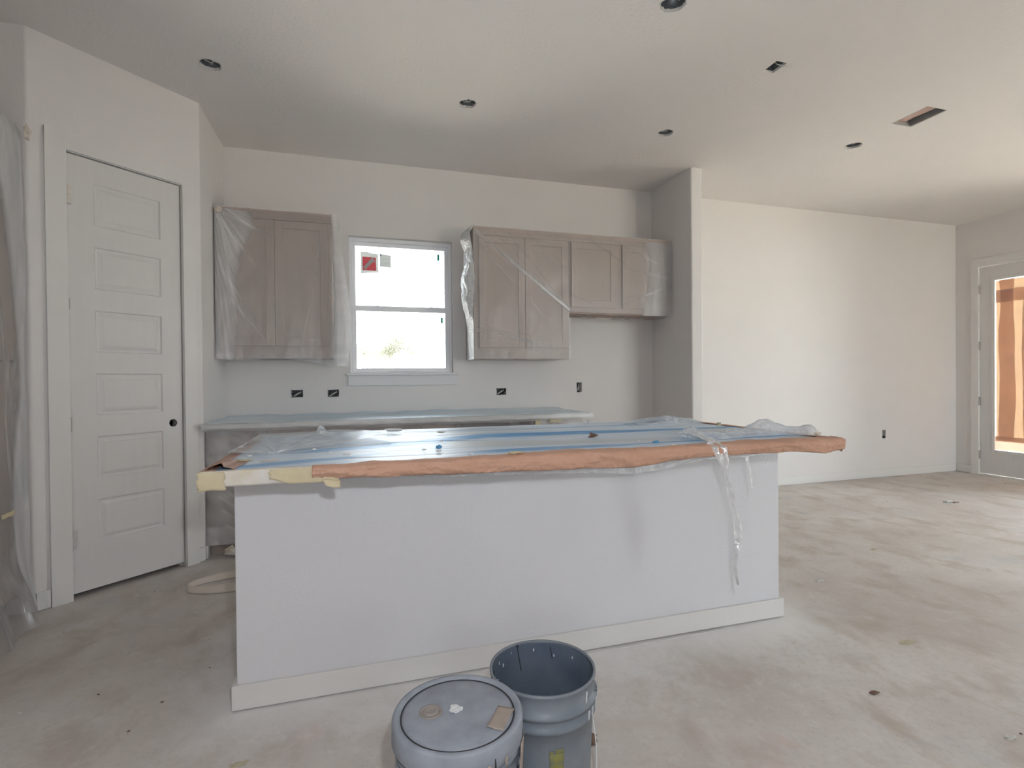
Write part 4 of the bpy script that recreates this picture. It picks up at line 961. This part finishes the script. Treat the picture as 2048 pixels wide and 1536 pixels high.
# lidded bucket
cx, cy = .236, 1.268
e, R_ = bucket(cx, cy, radians(8), 'grey bucket with a dusty lid in front of the island', True)
lid = obj('lid', lathe(BM(), [(R_(.325)+.0135, .326), (R_(.325)+.015, .328), (R_(.36)+.0125, .350), (R_(.36)+.012, .372), (R_(.36)+.009, .378), (R_(.36)+.002, .380), (R_(.36)-.003, .377), (.1405, .3735), (.1395, .3722), (.1335, .3722), (.1330, .3735), (.131, .3745), (.1, .3740), (0, .3735)], (cx, cy, 0), 96), M_bucket_dust, e, True)
obj('lid_groove', lathe(BM(), [(.1402, .3728), (.1398, .3737), (.1366, .3737), (.1360, .3728)], (cx, cy, 0), 96), M_groove, lid)
sx, sy = .172, 1.287
obj('spout_cap', lathe(BM(), [(.029, .3742), (.028, .3768), (.023, .3770), (.022, .3748), (.018, .3748), (.016, .3790), (.013, .3800), (.011, .3772), (.004, .3765), (0, .3785)], (sx, sy, 0), 40), M_spout, lid, True)
for a, b in ((-1.22, .03), (-.45, .02), (-1.95, .03), (.35, .02), (2.6, .02)):
    bm = BM(); r = R_(.35)+.0135
    v = [bm.verts.new((cx+rr*cos(t), cy+rr*sin(t), z)) for t, z, rr in ((a-.008, .350, r), (a+.008, .350, r), (a+.016, .328, r+.0012), (a-.016, .328, r+.0012))]
    bm.faces.new(v); obj('lid_slit', bm, M_groove, lid)
patch(e, cx, cy, R_, -1.95, -1.68, .300, .332, M_card, 'tape_remnant', .0165, .006, 1)
patch(e, cx, cy, R_, -1.88, -1.78, .318, .330, M_paintd, 'paint_drip', .0175, .006, 11)
for a, l, w_ in ((-1.48, .05, .07), (-1.35, .045, .04), (-1.05, .02, .04)): patch(e, cx, cy, R_, a, a+w_, .340-l, .342, M_peachd, 'paint_drip', .0165, .004, a*9)
patch(e, cx, cy, R_, -.62, -.30, .195, .33, M_peachd, 'paint_smear', .0165, .02, 3)
patch(e, cx, cy, R_, -1.70, -1.30, .22, .262, M_peachd, 'paint_smear', .009, .02, 6)
patch(e, cx, cy, R_, -2.75, -2.60, .20, .23, M_yel, 'yellow_print', .002, .01, 8)
tag(obj('dried_plaster_blob', BM(), None), None) if False else None
wad('plaster_blob', (.231, 1.277, .3772), .013, M_paintd, 'white plaster blob on the middle of the bucket lid', 'debris', 5, (1.15, .95, .38), None, .3, 3, 1.5)
def lt(u, v):
    p0 = Vector((.288, 1.187)); ax = Vector((.55, .83)).normalized(); ay = Vector((.83, -.55))
    q = p0+ax*(.088*v)+ay*(.042*u+.014*(1-v)*0); return (q.x+.004*nz(u*3, v*4), q.y+.004*nz(v*4, u*3, 5), .3752+.0018*abs(nz(u*4, v*4))+.003*(1-v)*(1-u)), 0
tag(grid('tape_patch', 8, 12, lt, M_card, None, thick=.0008), 'tan tape patch lying on the right of the bucket lid', 'tape')
# open bucket
cx2, cy2 = .509, 1.409
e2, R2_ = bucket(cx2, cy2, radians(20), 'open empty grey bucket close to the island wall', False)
patch(e2, cx2, cy2, R2_, -1.80, -1.52, .10, .212, M_yel, 'yellow_print', .0012, .004, 2)
bm_ = [(-1.80, -1.72, .212, .220), (-1.69, -1.53, .212, .224)]
for a, b, c, d in bm_: patch(e2, cx2, cy2, R2_, a, b, c, d, M_yel, 'yellow_print', .0012, .003, a)
for a, w_, z0, z1 in ((-1.02, .028, .318, .350), (-1.0, .02, .275, .300), (-.86, .02, .270, .300), (-.70, .03, .275, .312), (-.50, .03, .29, .335), (-.38, .02, .31, .35)):
    patch(e2, cx2, cy2, R2_, a, a+w_*1.6, z0, z1, M_paintd, 'paint_drip', .0022 if z0 > .315 else .0105, .006, a*5)
for k, (a, z, l, s) in enumerate(((1.95, .350, .004, 1), (2.2, .33, .010, 1), (2.45, .30, .012, 1), (2.7, .32, .008, 1), (2.35, .345, .008, 1), (1.4, .345, .008, 1), (.95, .33, .007, 1), (.5, .34, .008, 1), (3.0, .30, .006, 1))):
    patch(e2, cx2, cy2, R2_, a, a+l*4, z-l, z, M_paintd, 'paint_fleck', -.0052, .006, k)
for a0, z0, a1, z1 in ((1.80, .362, 1.72, .285), (1.05, .352, 1.0, .318), (2.72, .345, 2.70, .325)):
    pts = []
    for k in range(8):
        t = k/7; a = a0+(a1-a0)*t; z = z0+(z1-z0)*t; r = R2_(z)-.0048; pts.append((cx2+r*cos(a), cy2+r*sin(a), z))
    obj('scratch', tube(BM(), pts, .0014, 5), M_groove, e2)
obj('slit_hole', lathe(BM(), [(0, 0), (.004, 0), (.004, .002), (0, .002)], (cx2+(R2_(.36)-.006)*cos(1.8), cy2+(R2_(.36)-.006)*sin(1.8), .361), 10), M_groove, e2)
# ------------------------------------------------------------------ floor scraps
def loop(u, v):
    t = 2*pi*u; x = -.66+.27*cos(t)*(1 if cos(t) < 0 else 1.5); y = 3.42+.115*sin(t)+.05*(x+.66)
    w_ = .030 if sin(t) > 0 else .026
    return (x+.004*nz(t), y+.024*(v-.5), .004+.046*v*(.8+.2*sin(t*1.5))), 0
tag(grid('paper_tape_loop', 80, 4, loop, M_cream, None, thick=.0008), 'loop of cream paper tape on the floor between the pantry door and island', 'paper tape')
obj_ = prism(BM(), [(.95, 2.058), (1.66, 2.066), (1.67, 2.076), (.95, 2.070)], .0005, .005)
tag(obj('trim_strip', obj_, M_scrapwood), 'thin white strip lying on the floor along the island baseboard', 'strip')
DB = [(.735, 1.575, .018, M_brown, 'dry brown leaf on the floor right of the open bucket', 'leaf', (1.1, 1.6, .35)),
      (5.31, 3.50, .030, M_torn, 'white and brown torn scrap on the living room floor before the far wall', 'debris', (1.8, .6, .35)),
      (5.37, 3.47, .018, M_brown, 'thin brown twig beside the torn scrap on the living room floor', 'debris', (2.4, .4, .3)),
      (3.397, 2.704, .014, M_tan, 'small tan scrap on the floor right of the island', 'debris', (1.8, .7, .4)),
      (2.581, 2.385, .016, M_torn, 'small white peeling on the floor beyond the island right end', 'debris', (1.7, .5, .3)),
      (-.359, 1.80, .012, M_tan, 'pale chip on the floor near the left end of the island', 'debris', (2.2, .8, .25)),
      (2.05, 1.16, .014, M_torn, 'white crumb at the lower right of the floor', 'debris', (1.6, .7, .3)),
      (1.86, 1.48, .012, M_brown, 'dark brown chip on the floor right of the buckets', 'debris', (1.6, 1, .3)),
      (2.35, 1.72, .020, M_tan, 'flat beige paint flake on the floor right of the island', 'debris', (2, .8, .12))]
for i, (x, y, r, m, lb, ct_, sq) in enumerate(DB): wad('floor_scrap', (x, y, r*sq[2]*.75), r, m, lb, ct_, i*4.3+1, sq, None, .55, 2, 2.6)
rn = random.Random(5)
for i in range(44):
    x, y = (rn.uniform(-1.35, -.5), rn.uniform(2.0, 3.5)) if i < 16 else (rn.uniform(1.2, 6.8), rn.uniform(1.0, 4.4))
    if i >= 16 and x < 2.06 and 1.74 < y < 2.87: continue
    r = rn.uniform(.0022, .0048)
    wad('grit_speck', (x, y, r*.3), r, M_brown if rn.random() < .75 else M_crumb, 'tiny dark or white speck of grit on the concrete floor', 'debris', i, (1.4, 1, .5), 'grit specks on the floor', .4, 1)
# ------------------------------------------------------------------ outside
gr = struct(obj('trim_6', bx(-80, 90, -80, 140, -.42, -.30), M_ground), 'bare ground outside')
def tree(cx, cy, hgt, wid, seed, label):
    e = tag(empty('bare_tree', (cx, cy, -.3)), label, 'tree', 'trees outside the window'); rn = random.Random(seed)
    tips = []; bm = BM()
    def grow(p, d, l, r, dep):
        q = p+d*l; m_ = (p+q)/2+Vector((rn.uniform(-1, 1), rn.uniform(-1, 1), rn.uniform(-1, 1)))*l*.08
        tube(bm, [p, m_, q], [r, r*.85, r*.65], 5)
        if dep == 0: tips.append(q); return
        for k in range(3 if dep > 1 else 4):
            nd = (d+Vector((rn.uniform(-1, 1), rn.uniform(-1, 1), rn.uniform(-.35, .75)))*.85).normalized(); grow(q, nd, l*rn.uniform(.6, .82), r*.6, dep-1)
            if rn.random() < .35: tips.append(q)
    grow(Vector((cx, cy, -.3)), Vector((0, 0, 1)), hgt*.28, .10, 5)
    obj('branches', bm, M_bark, e)
    lf = BM()
    for t in tips:
        for k in range(16):
            c = t+Vector((rn.gauss(0, .35), rn.gauss(0, .35), rn.gauss(0, .28))); a = Vector((rn.uniform(-1, 1), rn.uniform(-1, 1), rn.uniform(-1, 1))).normalized()*.05; b = a.orthogonal().normalized()*.035
            lf.faces.new([lf.verts.new(c+x) for x in (a, b, -a, -b)])
    tag(obj('foliage', lf, M_leaf, e), kind='stuff')
tree(3.7, 45, 6.2, 6, 3, 'pale leafy tree seen through the lower window pane')
tree(1.3, 52, 5.6, 6, 8, 'lower pale tree at the left of the lower window pane')
